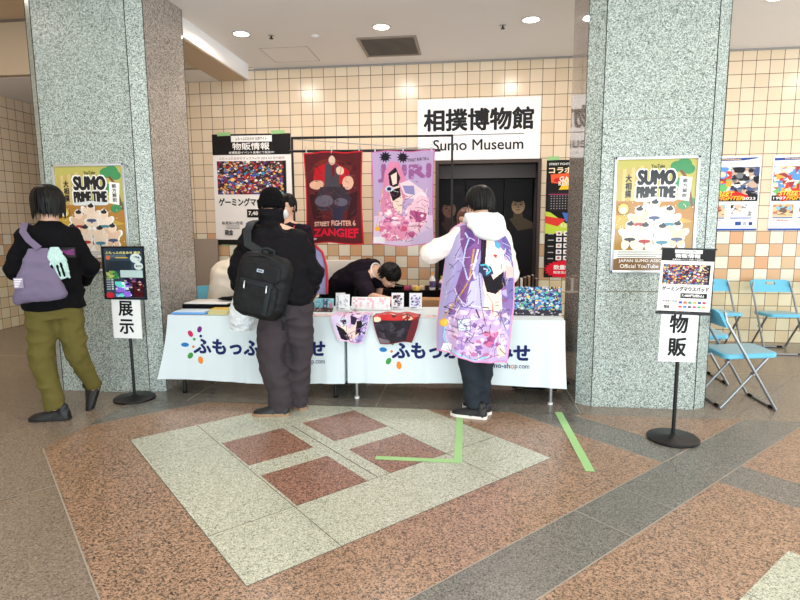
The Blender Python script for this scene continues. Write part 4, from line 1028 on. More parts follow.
# row of brochures in the doorway
BC = [(92, 62, 46), (150, 110, 84), (66, 46, 40), (120, 84, 66), (232, 226, 216), (84, 58, 46), (140, 104, 80), (60, 44, 40), (104, 74, 58)]
tag(MB().box((.62, 6.42, .70), (.50, .22, .02)).build('book_shelf', plain('shelf_board', (210, 200, 190), .6), None, (.62, 6.42, .69)), 'pale low shelf board holding upright books in the doorway', 'shelf')
bd = ['leftmost', 'second', 'third', 'fourth', 'fifth, white', 'sixth', 'seventh', 'eighth', 'rightmost']
for k, c in enumerate(BC):
    x = .44+k*.042; h_ = .135+.012*((k*5) % 4)
    t = thing('book', '%s upright book in the row on the doorway shelf' % bd[k], 'book', (x, 6.40, .71), group='upright books in the doorway')
    m_ = plain('book_cover_%d' % k, c, .6)
    mb = MB(); mb.box((x-.0145, 6.40, .71+h_/2), (.003, .14, h_)); mb.box((x+.0145, 6.40, .71+h_/2), (.003, .14, h_)); mb.box((x, 6.3315, .71+h_/2), (.032, .003, h_)); mb.build('cover', m_, t, smooth=False)
    MB().box((x, 6.403, .71+h_/2), (.025, .132, h_-.008)).build('pages', M_WHT, t, smooth=False)
tag(MB().box((.62, 6.50, .34), (.46, .18, .68), bevel=.005).build('display_plinth', M_BLKM, None, (.62, 6.50, 0)), 'dark plinth under the doorway bookshelf behind the right table', 'plinth')
# grey board leaning left of the sales poster
tag(MB().box((-3.52, 7.08, .64), (.42, .03, 1.28), rot=(-.04, 0, 0), bevel=.004).build('leaning_board', plain('grey_brown_board', (150, 136, 124), .5), None, (-3.52, 7.08, 0)), 'grey-brown board leaning on the tiles beside the left pillar', 'board')

# ------------------------------------------------------------------ goods on the front tables
PALC = [(70, 130, 210), (40, 60, 120), (230, 240, 246), (110, 180, 230), (240, 210, 90), (60, 160, 190), (30, 34, 50), (230, 190, 180), (90, 200, 160), (150, 90, 150), (200, 220, 240)]
def standing(name, x0, y0, w, h, art, lab, cat, tilt=.12, th=.006, grp=None, z0=TZ+.004, rz=0, mat=None):
    st, c = math.sin(tilt), math.cos(tilt)
    ux = V((math.cos(rz), math.sin(rz), 0)); uy = V((-math.sin(rz)*st, st*math.cos(rz), c))
    o = sheet(art, name, (x0, y0, z0), ux, uy, th, mat or M_PRINT); tag(o, lab, cat, grp); return o
for k, (x0, w, lab) in enumerate(((.33, .23, 'left of two colourful blue comic display boards on the right table'), (.565, .215, 'right of two colourful blue comic display boards by the table end'))):
    a = Art(w, .235); a.rect(0, 0, 1, 1, (50, 70, 120)).collage(0, 0, 1, 1, PALC, 420, 60+k, (.02, .08))
    standing('display_board', x0, 4.66, w, .235, a, lab, 'board', .25, .008, 'comic display boards')
    a = None
a = Art(.43, .05); a.rect(0, 0, 1, 1, (50, 50, 64)).collage(0, 0, 1, 1, [(30, 30, 40), (90, 96, 130), (60, 60, 70), (200, 190, 190)], 60, 77, (.01, .04))
standing('printed_strip', .345, 4.61, .43, .05, a, 'low dark printed strip in front of the comic display boards', 'card', .5, .004)
def keyboard(x0, y0, w, h, base, keyc, lab, seed, art_fn=None, tilt=.35):
    """upright display keyboard: case with individual rows of keycaps"""
    st, c = math.sin(tilt), math.cos(tilt); z0 = TZ+.006
    t = thing('keyboard', lab, 'keyboard', (x0+w/2, y0, z0), group='display keyboards on the front tables')
    ux, uy = V((1, 0, 0)), V((0, st, c)); nn = V((0, -c, st)); o = V((x0, y0, z0))
    rot = Matrix((( 1, 0, 0, 0), (0, st, -c, 0), (0, c, st, 0), (0, 0, 0, 1)))
    MB().box(o+ux*w/2+uy*h/2, (w, h, .024), rot=rot, bevel=.004).build('case', plain('case_%d' % seed, base, .4), t)
    vs, fs, cs = [], [], []; r = random.Random(seed); n = 15
    for j in range(5):
        for i in range(n):
            kw, kh = w*.94/n, h*.86/5; cx, cy = w*.03+kw*(i+.5), h*.07+kh*(j+.5)
            b = [o+ux*(cx+sx*kw*.44)+uy*(cy+sy*kh*.44)+nn*.012 for sx, sy in ((-1, -1), (1, -1), (1, 1), (-1, 1))]
            tp = [o+ux*(cx+sx*kw*.34)+uy*(cy+sy*kh*.34)+nn*.02 for sx, sy in ((-1, -1), (1, -1), (1, 1), (-1, 1))]
            k0 = len(vs); vs += b+tp; col = art_fn(i/n, j/5, r) if art_fn else r.choice(keyc)
            for f in ((4, 5, 6, 7), (0, 1, 5, 4), (1, 2, 6, 5), (2, 3, 7, 6), (3, 0, 4, 7)): fs.append(tuple(k0+q for q in f)); cs.append(col)
    me = ink_mesh('keycaps', vs, fs, cs); k = link(me, 'keycaps', M_PRINT, t, smooth=False); k['kind'] = 'stuff'
    return t
keyboard(-1.02, 4.80, .345, .115, (240, 236, 236), [(244, 242, 242), (236, 232, 234), (236, 190, 200)], 'white and pink keyboard propped behind the draped towels', 1)
def teal(u, v, r):
    if .55 < u < .75: return r.choice([(60, 50, 70), (200, 190, 190), (90, 110, 150)])
    if u > .8 and v < .5: return (220, 130, 160)
    return r.choice([(150, 206, 214), (170, 216, 222), (126, 190, 204)])
keyboard(-1.41, 4.76, .235, .105, (130, 184, 196), None, 'pale teal keyboard with patterned keys right of the man in the beanie', 2, teal)
a = Art(.25, .05); a.rect(0, 0, 1, 1, (60, 40, 44)).collage(0, 0, 1, 1, [(40, 26, 30), (110, 90, 90), (160, 140, 140), (30, 24, 28)], 60, 5, (.02, .05))
standing('printed_strip', -1.41, 4.66, .24, .045, a, 'dark printed strip in front of the teal keyboard', 'card', .9, .006)
def framed_card(x0, y0, w, h, inner, lab, seed, pal, edge=(230, 230, 234), rz=0):
    t = thing('framed_card', lab, 'card', (x0+w/2, y0, TZ+.004), group='small upright cards on the front tables')
    st, c = math.sin(.14), math.cos(.14); z0 = TZ+.004
    rot = Matrix(((1, 0, 0, 0), (0, st, -c, 0), (0, c, st, 0), (0, 0, 0, 1))); uy = V((0, st, c))
    MB().box(V((x0+w/2, y0+.008, z0))+uy*h/2, (w, h, .012), rot=rot, bevel=.002).build('holder', plain('holder_%d' % seed, edge, .3), t)
    a = Art(w*.92, h*.92); a.rect(0, 0, 1, 1, inner).collage(.08, .08, .84, .7, pal, 40, seed, (.04, .16)); a.rect(.1, .86, .5, .03, (60, 60, 70)).rect(.1, .91, .35, .025, (120, 120, 130))
    sheet(a, 'card_print', V((x0+w*.04, y0-.0005, z0+.004)), X3, uy, .001, M_PRINT, t)
framed_card(-1.165, 4.80, .085, .15, (236, 236, 240), 'small card behind the white price card, left of the white keyboard', 71, [(40, 40, 48), (190, 190, 200), (230, 230, 236)])
framed_card(-1.125, 4.74, .10, .145, (240, 240, 244), 'white grid price card left of the white keyboard', 72, [(200, 200, 208), (226, 226, 232), (180, 180, 190)])
framed_card(-.668, 4.85, .11, .148, (226, 222, 228), 'clear stand card with a dark red picture right of the white keyboard', 73, [(60, 40, 50), (150, 50, 60), (200, 190, 200), (110, 110, 130), (40, 36, 44)])
framed_card(-.508, 4.85, .112, .148, (232, 232, 240), 'card with blue and violet patches right of the dark red card', 74, [(120, 110, 170), (80, 80, 140), (210, 200, 230), (160, 150, 200)])
# small items mid-row
small_box('picture_box', (-1.46, 5.0-.06, TZ+.004), (.24, .12, .10), M_BLKM, 'black box of colourful packets behind the teal keyboard', 'box')
a = Art(.23, .05); a.rect(0, 0, 1, 1, (200, 190, 190)).collage(0, 0, 1, 1, [(220, 60, 80), (240, 200, 80), (90, 90, 160), (240, 240, 240), (200, 120, 160), (60, 50, 60)], 60, 6, (.02, .07))
standing('packet_row', -1.575, 4.875, .23, .05, a, 'row of colourful packets lying on the black box', 'packets', 1.1, .02, z0=TZ+.11)
for k, (x, w, lab) in enumerate(((-1.42, .30, 'pinkish flat price sheet in front of the teal keyboard'), (-.34, .17, 'small patterned leaflet right of the dark red draped towel'), (-.16, .13, 'patterned leaflet beside the printed blanket'))):
    a = Art(w, .10); a.rect(0, 0, 1, 1, (244, 220, 222)).collage(.02, .1, .9, .8, [(220, 120, 130), (90, 70, 80), (250, 236, 236), (190, 90, 110)], 26, 90+k, (.02, .08))
    o = sheet(a, 'leaflet', (x, 4.44, TZ+.006), X3, Y3, .003, M_PRINT); tag(o, lab, 'leaflet', 'flat leaflets on the front tables')
# left end: black box, white papers, blue tray, yellow boxes
t = thing('folder_box', 'flat black box with white papers on top at the left table end', 'box', (-2.32, 4.80, TZ+.003))
MB().box((-2.30, 4.80, TZ+.031), (.46, .30, .055), bevel=.004).build('case', M_BLKM, t)
MB().box((-2.32, 4.80, TZ+.064), (.40, .26, .01), bevel=.002).build('papers', M_WHT, t)
mb = MB(); mb.ell((-2.14, 4.84, TZ+.091), (.13, .06, .018), rot=(0, 0, .25)); mb.ell((-2.06, 4.86, TZ+.096), (.07, .05, .022))
tag(mb.build('glove', M_BLKM, None, (-2.14, 4.84, TZ+.07), voxel=.006, sm=2, fold=.006, fs=30), 'black glove lying on the white papers of the flat box', 'glove')
t = thing('document_tray', 'blue rimmed flat tray with white sheets at the left table corner', 'tray', (-2.37, 4.53, TZ+.003))
MB().box((-2.37, 4.53, TZ+.011), (.30, .19, .016), rot=(0, 0, .05), bevel=.004).build('tray', plain('blue_tray', (96, 158, 220), .4), t)
MB().box((-2.37, 4.535, TZ+.022), (.27, .165, .006), rot=(0, 0, .05), bevel=.001).build('papers', plain('pale_blue_paper', (208, 226, 240), .7), t)
for k, (x, y, z, lab) in enumerate(((-2.10, 4.50, TZ+.003, 'lower yellow paperback beside the blue tray'), (-2.095, 4.505, TZ+.026, 'upper yellow paperback stacked beside the blue tray'))):
    t = thing('paperback', lab, 'book', (x, y, z), group='yellow paperbacks by the blue tray')
    MB().box((x, y, z+.0105), (.17, .13, .021), bevel=.001).build('pages', plain('yellow_pages_%d' % k, (206, 200, 150), .7), t)
    MB().box((x, y, z+.021), (.172, .132, .003), bevel=.001).build('cover', plain('yellow_cover_%d' % k, (226, 190, 84), .5), t)

# folded towels draped over the table edge
def draped(art, x0, w, lab, seed, hem, bulge=.025):
    L1, L2 = .16, .215
    def surf(u, v):
        s_ = v*(L1+L2); x = x0+w*u
        if s_ < L1: y = 4.385+(L1-s_)*1.0; z = TZ+.022+.018*math.sin(u*PI)*(1-abs(s_/L1-.5))+.006*math.sin(u*14+seed)
        else:
            q = s_-L1; k = min(1, q/.03); y = 4.385-.020*math.sin(k*PI/2)-.010*math.sin(u*8+seed)*k-.012*k; z = TZ+.026-.006*k-q+.006*math.sin(u*14+seed)*(1-k)
            x += (.5-u)*.12*(q/L2)**1.5; z += .012*math.sin(u*5+seed)*(q/L2)
        return (x, y, z)
    o = cloth_grid(art, 'draped_towel', surf, 90, 100, .012, M_TOWEL, None, (x0+w/2, 4.36, TZ-.2), hem)
    tag(o, lab, 'towel', 'folded printed towels draped over the table edge')
a = Art(.33, .375); a.rect(0, 0, 1, 1, (226, 196, 224)).collage(0, 0, 1, .42, [(240, 220, 236), (190, 120, 180), (70, 46, 60), (200, 60, 90), (150, 120, 190)], 40, 5, (.03, .08))
a.poly([(0, .45), (.2, .42), (.1, .75), (.02, .9)], (216, 200, 232)).poly([(.78, .42), (1, .4), (1, .95), (.7, .98)], (150, 132, 196)).collage(.68, .5, .3, .45, [(110, 90, 160), (200, 186, 224), (60, 40, 80)], 20, 3, (.03, .08))
a.poly([(.2, .55), (.5, .7), (.75, .5), (.78, .8), (.5, .95), (.25, .8)], SKC).poly([(.1, .62), (.3, .72), (.48, .93), (.3, .98), (.14, .95)], (26, 22, 30)).poly([(.68, .52), (.86, .5), (.8, .75), (.66, .82)], (30, 26, 36)).poly([(.18, .48), (.4, .46), (.46, .56), (.34, .66), (.2, .6)], (206, 216, 230)).poly([(.24, .52), (.38, .50), (.40, .58), (.3, .62)], (44, 36, 54)).strokes(.05, .42, .9, .55, 40, 3, [(60, 44, 70), (236, 226, 244), (150, 90, 150)], (.008, .02), .25).poly([(.5, .44), (.68, .46), (.64, .6), (.52, .6)], (44, 36, 60))
draped(a, -1.095, .315, 'pink and lilac printed towel draped over the table edge at the table gap', 1, (2, (236, 200, 226)))
a = Art(.36, .375); a.rect(0, 0, 1, 1, (44, 38, 46)).rect(0, 0, 1, .5, (196, 44, 46)).collage(0, .3, 1, .2, [(240, 200, 170), (214, 70, 60), (150, 40, 46), (80, 30, 36)], 30, 2, (.04, .1)).ell(.08, .49, .1, .05, (244, 214, 186)).collage(.02, .55, .8, .4, [(54, 48, 58), (36, 32, 40), (70, 64, 76)], 40, 8, (.04, .12)).poly([(.86, .5), (1, .45), (1, 1), (.8, .95)], (110, 40, 46)).poly([(0, .86), (.3, .92), (.34, 1), (0, 1)], (120, 110, 120))
draped(a, -.755, .375, 'red and black printed towel draped over the front of the right table', 4, (2, (120, 30, 40)))
# cable mess under the right table end
r = random.Random(4)
for q, lab in enumerate(('black cable coiled on the floor under the right table end', 'second black cable lying across the coil under the right table')):
    P = []
    for k in range(60):
        an = k*.42; rr = .09+.05*math.sin(k*.9+q); P.append((.62+q*.10+rr*1.6*math.cos(an), 4.86+rr*math.sin(an)*.7, .012+.05*q+.03*abs(math.sin(k*.7+q))))
    c_ = bpy.data.curves.new('cable', 'CURVE')
    o = MB().tube(P, .006, 6).build('cable', M_RUB, None, (.7, 4.86, 0)); tag(o, lab, 'cable', 'black cables under the right table')
small_box('cardboard_box', (.43, 5.16, 0), (.60, .2, .13), plain('red_brown_card', (150, 104, 84), .8), 'long low reddish box on the floor behind the right table', 'box')

# ------------------------------------------------------------------ people
def lerp(a, b, t): return V(a)*(1-t)+V(b)*t
def bend(a, b, L1, L2, hint):
    """joint position between a and b with the two bone lengths, pushed towards hint"""
    a, b = V(a), V(b); d = b-a; D = min(d.length, (L1+L2)*.999); u = d.normalized(); x = (L1*L1-L2*L2+D*D)/(2*D); hh = math.sqrt(max(0, L1*L1-x*x))
    n = V(hint)-u*V(hint).dot(u); n.normalize(); return a+u*x+n*hh
def hand(mb, wrist, dr, palm, side, curl=.5, k=1.0):
    """palm and five unequal bent fingers; dr = pointing direction, palm = palm normal, side=+1 thumb towards dr x palm"""
    w, d = V(wrist), V(dr).normalized(); p = V(palm); p = (p-d*p.dot(d)).normalized(); s_ = d.cross(p)*side
    rot = Matrix((s_, d, p)).transposed().to_4x4()
    mb.ell(w+d*.045*k, (.04*k, .052*k, .016*k), rot); mb.cone(w-d*.01, w+d*.03*k, .026*k, .028*k, 12)
    for i, (off, L) in enumerate(((.030, .074), (.010, .082), (-.011, .076), (-.030, .060))):
        b = w+d*.082*k+s_*off*k; q = b; a_ = .12; dd = d
        pts = [w+d*.05*k+s_*off*k*.8, b]
        for j, f in enumerate((.45, .30, .25)):
            a_ += curl*(.55+.25*j); dd = (d*math.cos(a_)+p*math.sin(a_)); q = q+dd*L*f*k; pts.append(q)
        mb.chain(pts, [.0095*k, .0095*k, .0088*k, .0082*k, .0072*k], 10)
    b = w+d*.025*k+s_*.030*k; t1 = b+(d*.6+s_*.75+p*.25).normalized()*.036*k; t2 = t1+(d*.9+s_*.25+p*.45*(.5+curl)).normalized()*.030*k; t3 = t2+(d*.9-s_*.05+p*.6*(.5+curl)).normalized()*.024*k
    mb.chain([b, t1, t2, t3], [.013*k, .0115*k, .010*k, .0085*k], 10)
def head_frame(c, yaw, pitch, roll=0):
    """local +y = where the face looks, +z = up"""
    return Matrix.Translation(V(c)) @ Euler((0, 0, yaw)).to_matrix().to_4x4() @ Euler((pitch, roll, 0)).to_matrix().to_4x4()
def add_head(mb, F, k=1.0, neck=None, nr=.056):
    R3 = F.to_3x3(); P = lambda x, y, z: F @ V((x*k, y*k, z*k)); E = lambda c, r: mb.ell(P(*c), tuple(q*k for q in r), R3.to_4x4(), 24, 16)
    E((0, -.012, .03), (.075, .094, .088)); E((0, .03, -.03), (.060, .062, .075)); E((0, .052, -.075), (.036, .036, .030)); E((0, .045, .035), (.064, .045, .05))
    mb.cone(P(0, .082, .015), P(0, .106, -.022), .009*k, .0135*k, 12); E((.010, .097, -.027), (.009, .010, .008)); E((-.010, .097, -.027), (.009, .010, .008))
    for s_ in (-1, 1):
        E((s_*.034, .066, -.018), (.024, .022, .022)); E((s_*.030, .080, .028), (.026, .012, .009))
        E((s_*.077, -.005, -.003), (.009, .020, .031)); E((s_*.082, -.014, .006), (.006, .016, .022))
    E((0, .088, -.050), (.022, .012, .006)); E((0, .086, -.060), (.019, .012, .007))
    if neck is not None: mb.cone(P(0, -.018, -.045), neck, nr*k, nr*1.08*k, 18)
def face_bits(t, body, F, k=1.0, closed=False):
    P = lambda x, y, z: F @ V((x*k, y*k, z*k)); R4 = F.to_3x3().to_4x4()
    for s_ in (-1, 1):
        if not closed:
            e = MB().ell(P(s_*.030, .077, .008), (.013*k, .010*k, .0065*k), R4).build('eye', M_EYEW, body)
            e2 = MB().ell(P(s_*.030, .0865, .008), (.0055*k, .003*k, .0055*k), R4); 
            o = e2.build('iris', M_EYE, t)
        MB().tube([P(s_*.046, .080, .016), P(s_*.031, .0875, .0175), P(s_*.016, .088, .014)], .0016*k, 6).build('eyelid', M_HAIR, t)
        MB().tube([P(s_*.052, .078, .030), P(s_*.035, .088, .036), P(s_*.014, .091, .032)], [.002*k, .0032*k, .0025*k], 6).build('eyebrow', M_HAIR, t)
    MB().tube([P(-.020, .090, -.055), P(-.007, .098, -.0535), P(0, .099, -.055), P(.007, .098, -.0535), P(.020, .090, -.055)], [.001, .0038*k, .0035*k, .0038*k, .001], 8).build('lips', M_LIP, t)
def hair(t, F, k, lens, mat, seed, R=(.084, .103, .098), cen=(0, -.016, .034), n=150, thick=.010, front=.0, hang=.5):
    """cap of hair plus locks that run from the crown down over the skull; lens(az) gives the z where each lock ends"""
    r = random.Random(seed); mb = MB(); P = lambda x, y, z: F @ V((x*k, y*k, z*k))
    # scalp shell: ellipsoid surface above the hairline
    nu, nv = 40, 14; rings = []
    top = .999
    for j in range(nv+1):
        ring = []
        for i in range(nu):
            az = 2*PI*i/nu; ze = lens(az); zl = max(-.98, min(.9, (max(ze, cen[2]-R[2]*.96)-cen[2])/R[2]))
            th = (PI/2-math.asin(zl))*j/nv + .02
            ring.append(P(cen[0]+R[0]*math.sin(th)*math.sin(az), cen[1]+R[1]*math.sin(th)*math.cos(az), cen[2]+R[2]*math.cos(th)))
        rings.append(ring)
    inner = [[lerp(p, P(*cen), .14) for p in rg] for rg in rings[::-1]]
    mb.loft(rings+inner, caps=False)
    for q in range(n):
        az = 2*PI*(q+r.random())/n; ze = lens(az)+r.uniform(-.012, .008); pts = []; rs = []
        th = .05+r.random()*.5; daz = r.uniform(-.18, .18); z = 1
        for j in range(10):
            a2 = az+daz*j/9*2; x = cen[0]+R[0]*1.02*math.sin(th)*math.sin(a2); y = cen[1]+R[1]*1.02*math.sin(th)*math.cos(a2); z = cen[2]+R[2]*1.02*math.cos(th)
            if th > PI/2: f = (th-PI/2); x = cen[0]+R[0]*1.03*math.sin(a2)*(1-f*.10*hang*1.2); y = cen[1]+R[1]*1.03*math.cos(a2)*(1-f*.10); z = cen[2]-R[2]*f*1.15
            if z < ze: break
            pts.append(P(x, y, z)); rs.append(thick*k*(1-.06*j)); th += .21+.05*r.random()
        if len(pts) < 2: continue
        rs[-1] = .002; rs[0] = .004; mb.tube(pts, rs, 6, flat=.55)
    return mb.build('hair', mat, t)
def shoe(t, heel, toe, up=(0, 0, 1), L=.27, wd=.048, mat=None, sole=None, accent=None):
    heel, toe, up = V(heel), V(toe), V(up); d = (toe-heel).normalized(); up = (up-d*up.dot(d)).normalized(); s_ = d.cross(up)
    P = lambda a_, b_, c_: heel+d*a_*L+s_*b_+up*c_
    prof = [(0, .6, .080), (.06, .80, .100), (.2, .88, .104), (.38, .88, .094), (.55, .98, .076), (.75, 1.06, .060), (.9, .94, .050), (.985, .62, .038), (1.0, .4, .028)]
    rings = []
    for a_, w_, h_ in prof:
        rings.append([P(a_, math.cos(q)*wd*w_, .012+max(0, math.sin(q))*(h_-.012)+min(0, math.sin(q))*.004) for q in [2*PI*i/18 for i in range(18)]])
    mb = MB(); mb.loft(rings); mb.cone(P(.17, 0, .05), P(.15, 0, .095), .040, .036)
    up_ = mb.build('shoe', mat, t, voxel=.005, sm=3)
    rings = []
    for a_, w_, h_ in [(-.02, .45, 0), (.02, .72, 0), (.2, .88, 0), (.4, .86, 0), (.6, 1.0, 0), (.8, 1.05, 0), (.95, .8, 0), (1.03, .35, 0)]:
        rings.append([P(a_, sx*wd*w_, z) for sx, z in ((-1, 0), (1, 0), (1.04, .012), (1, .024), (-1, .024), (-1.04, .012))])
    MB().loft(rings).build('sole', sole, up_)
    for k in range(4): MB().tube([P(.36+.07*k, -.5*wd, .068-.005*k), P(.37+.07*k, 0, .078-.007*k), P(.36+.07*k, .5*wd, .068-.005*k)], .0022, 6).build('lace', mat if accent is None else accent, up_)
    return up_
def limbs(mb, *chains):
    for pts, rs in chains: mb.chain(pts, rs)
M_JKT = plain('black_jacket_cloth', (13, 13, 16), .85, bump=.4, bscale=120)
M_JKT2 = plain('charcoal_quilted_jacket', (17, 16, 20), .72, bump=.25, bscale=90)
M_OLV = plain('olive_trousers', (100, 92, 48), .85, bump=.3, bscale=160, var=.08)
M_GTR = plain('grey_baggy_trousers', (66, 59, 63), .85, bump=.35, bscale=180, var=.1)
M_STR = plain('slate_trousers', (42, 48, 55), .8, bump=.25, bscale=160)
M_DSH = plain('dark_purple_shirt', (30, 23, 34), .8, bump=.2, bscale=160)
M_SHO = plain('black_sneaker', (14, 14, 16), .5, bump=.2, bscale=200)
M_SOLB = plain('black_sole', (18, 18, 18), .6)
M_SOLW = plain('white_sole', (226, 224, 218), .6)
M_SOLT = plain('tan_sole', (150, 120, 92), .6)
M_CRM = plain('cream_hoodie', (240, 228, 220), .9, bump=.25, bscale=160, sheen=.2)
M_HOOD = plain('white_hood', (236, 240, 240), .9, bump=.25, bscale=160, sheen=.2)
M_SLV = plain('grey_cuff', (150, 158, 166), .85, bump=.3, bscale=200)

# ---- 1: person walking to the left, seen from behind
B = V((-3.09, 3.78, 0)); t = thing('person', 'person with black bob hair and olive trousers walking left, purple tote on the shoulder', 'person', B)
F = head_frame((-3.02, 3.74, 1.605), .85, -.05)
Lsh, Rsh = V((-3.155, 3.66, 1.385)), V((-2.90, 3.85, 1.375)); Lel, Lwr = V((-3.20, 3.60, 1.15)), V((-3.20, 3.80, 1.06)); Rel, Rwr = V((-2.875, 3.94, 1.14)), V((-3.02, 4.08, 1.03))
hipL, hipR = V((-3.10, 3.70, .87)), V((-2.99, 3.80, .87)); kL, kR = V((-3.135, 3.68, .48)), V((-2.965, 3.83, .50)); aL, aR = V((-3.085, 3.72, .10)), V((-2.965, 4.0, .17))
pel = V((-3.04, 3.75, .92)); chs = V((-3.03, 3.76, 1.28)); nk = V((-3.015, 3.745, 1.45))
mb = MB(); add_head(mb, F, 1.0, nk)
limbs(mb, ([nk, chs, pel], [.06, .10, .10]), ([Lsh+V((.02, .01, -.03)), Lel, Lwr], [.040, .036, .026]), ([Rsh+V((-.02, -.01, -.03)), Rel, Rwr], [.040, .036, .026]), ([pel, hipL, kL, aL], [.09, .075, .05, .038]), ([pel, hipR, kR, aR], [.09, .075, .05, .038]), ([Lsh+V((.03, .01, -.02)), nk+V((0, 0, -.05)), Rsh+V((-.03, -.01, -.02))], [.035, .04, .035]))
hand(mb, Lwr, (-.2, .9, -.3), (.9, .2, 0), 1, .55, .92); hand(mb, Rwr, (-.5, .8, -.2), (-.6, -.4, -.3), 1, .55, .92)
mb.build('body', M_SKIN, t, voxel=.0065, sm=3)
face_bits(t, t, F)
hair(t, F, 1.0, lambda az: .055 if math.cos(az) > .80 else (-.03 if math.cos(az) > .45 else -.100), M_HAIR, 3, R=(.102, .117, .112), cen=(0, -.018, .034), n=190, thick=.011, hang=.3)
mb = MB()
sd = (Rsh-Lsh).normalized(); fw = V((-sd.y, sd.x, 0))
def torso_ring(c, rx, ry, n=26, sdv=sd): 
    s2 = V((sdv.x, sdv.y, 0)).normalized(); f2 = V((-s2.y, s2.x, 0)); return [V(c)+s2*rx*math.cos(2*PI*i/n)+f2*ry*math.sin(2*PI*i/n) for i in range(n)]
mb.loft([torso_ring(*q) for q in (((-3.045, 3.75, .855), .205, .145), ((-3.045, 3.75, .95), .205, .145), ((-3.04, 3.75, 1.12), .19, .135), ((-3.03, 3.755, 1.28), .19, .13), ((-3.025, 3.755, 1.38), .175, .115), ((-3.02, 3.75, 1.45), .12, .09), ((-3.015, 3.745, 1.50), .080, .076))])
limbs(mb, ([Lsh+V((.02, .01, -.01)), Lel, Lwr+V((0, -.01, .01))], [.078, .074, .056]), ([Rsh+V((-.02, -.01, -.01)), Rel, Rwr+V((0, -.01, .01))], [.078, .072, .054]), ([nk+V((0, 0, -.05)), Lsh+V((.02, 0, .0))], [.078, .078]), ([nk+V((0, 0, -.05)), Rsh+V((-.02, 0, .0))], [.078, .078]))
jk = mb.build('jacket', M_JKT, t, voxel=.010, sm=3, fold=.016, fs=7)
mb = MB(); mb.loft([torso_ring(*q) for q in (((-3.045, 3.75, .78), .165, .125), ((-3.045, 3.75, .90), .175, .13))])
mb.chain([pel+V((0, 0, -.02)), hipL+V((-.01, 0, -.04)), kL, lerp(kL, aL, .5)], [.125, .112, .083, .074], e1=False); mb.chain([pel+V((0, 0, -.02)), hipR+V((.01, 0, -.04)), kR, lerp(kR, aR, .5)], [.125, .112, .080, .068], e1=False)
mb.cone(lerp(kL, aL, .5), aL+V((0, 0, -.01)), .074, .066, e1=False); mb.cone(lerp(kR, aR, .5), lerp(kR, aR, .97), .068, .058, e1=False)
mb.build('trousers', M_OLV, t, voxel=.010, sm=2, fold=.014, fs=8)
shoe(t, (-2.99, 3.735, 0.0), (-3.26, 3.68, 0.0), (0, 0, 1), .285, .047, M_SHO, M_SOLB)
shoe(t, (-2.925, 4.03, .205), (-2.98, 3.97, -.02), (-.9, -.25, .35), .265, .047, M_SHO, M_SOLB)
a = Art(.10, .07); a.rect(0, 0, 1, 1, (15, 15, 18))
for k in range(5): a.line([(.05+.1*k, .2+.12*k), (.5, .35+.08*k), (.95, .15+.14*k)], .06, (120, 40, 110))
bt = V((-2.872, 3.625, 1.235)); sheet(a, 'sleeve_print', bt, (.80, .42, 0), (0, 0, 1), .03, M_PRINT, t, (15, 15, 18))
# tote bag on the left shoulder
tb_ = thing('tote_bag', 'dusty purple tote bag hanging from the shoulder of the walking person', 'bag', (-2.99, 3.52, .93))
M_TOTE = plain('dusty_purple_canvas', (112, 102, 126), .8, bump=.2, bscale=200)
bx = V((.80, .42, 0)).normalized(); by = V((-bx.y, bx.x, 0)); bc_ = V((-2.965, 3.53, 0)); rings = []
for z, hw, dp, sh in ((.935, .15, .045, -.0), (.96, .168, .06, -.0), (1.05, .145, .062, .0), (1.15, .115, .05, .0), (1.24, .085, .035, .005), (1.31, .065, .016, .01)):
    rings.append([bc_+bx*(sh+hw*math.copysign(abs(math.cos(q))**.5, math.cos(q)))+by*dp*math.copysign(abs(math.sin(q))**.7, math.sin(q))+V((0, 0, z+.02*math.cos(q)*(1 if z < 1 else 0))) for q in [2*PI*i/28 for i in range(28)]])
MB().loft(rings).build('bag_body', M_TOTE, tb_, voxel=.008, sm=2, fold=.010, fs=9)
top = bc_+V((0, 0, 1.305))
def ribbon(pts, wd, th, wdir):
    mb = MB(); rg = []
    for i, p in enumerate(pts):
        p = V(p); a_ = V(pts[max(0, i-1)]); b_ = V(pts[min(len(pts)-1, i+1)]); tt = (b_-a_).normalized(); w_ = V(wdir); w_ = (w_-tt*w_.dot(tt)).normalized(); n_ = tt.cross(w_)
        rg.append([p-w_*wd-n_*th, p+w_*wd-n_*th, p+w_*wd+n_*th, p-w_*wd+n_*th])
    return mb.loft(rg)
shp = Lsh+V((.035, -.02, .085))
ribbon([top+bx*.02+by*-.02, lerp(top, shp, .35)+V((0, -.035, 0)), lerp(top, shp, .7)+V((-.01, -.045, .0)), shp+V((0, -.01, .01)), shp+V((-.03, .09, -.02)), shp+V((-.06, .14, -.14))], .022, .003, (1, .4, 0)).build('strap', M_TOTE, tb_)
a = Art(.055, .07); a.rect(0, 0, 1, 1, (150, 140, 160)); 
for k in range(5): a.rect(.1, .1+.17*k, .8-.1*k, .1, (226, 222, 228))
sheet(a, 'bag_print', bc_-by*.074+bx*-.135+V((0, 0, 1.04)), bx, (0, -.0, 1), .003, M_PRINT, tb_)
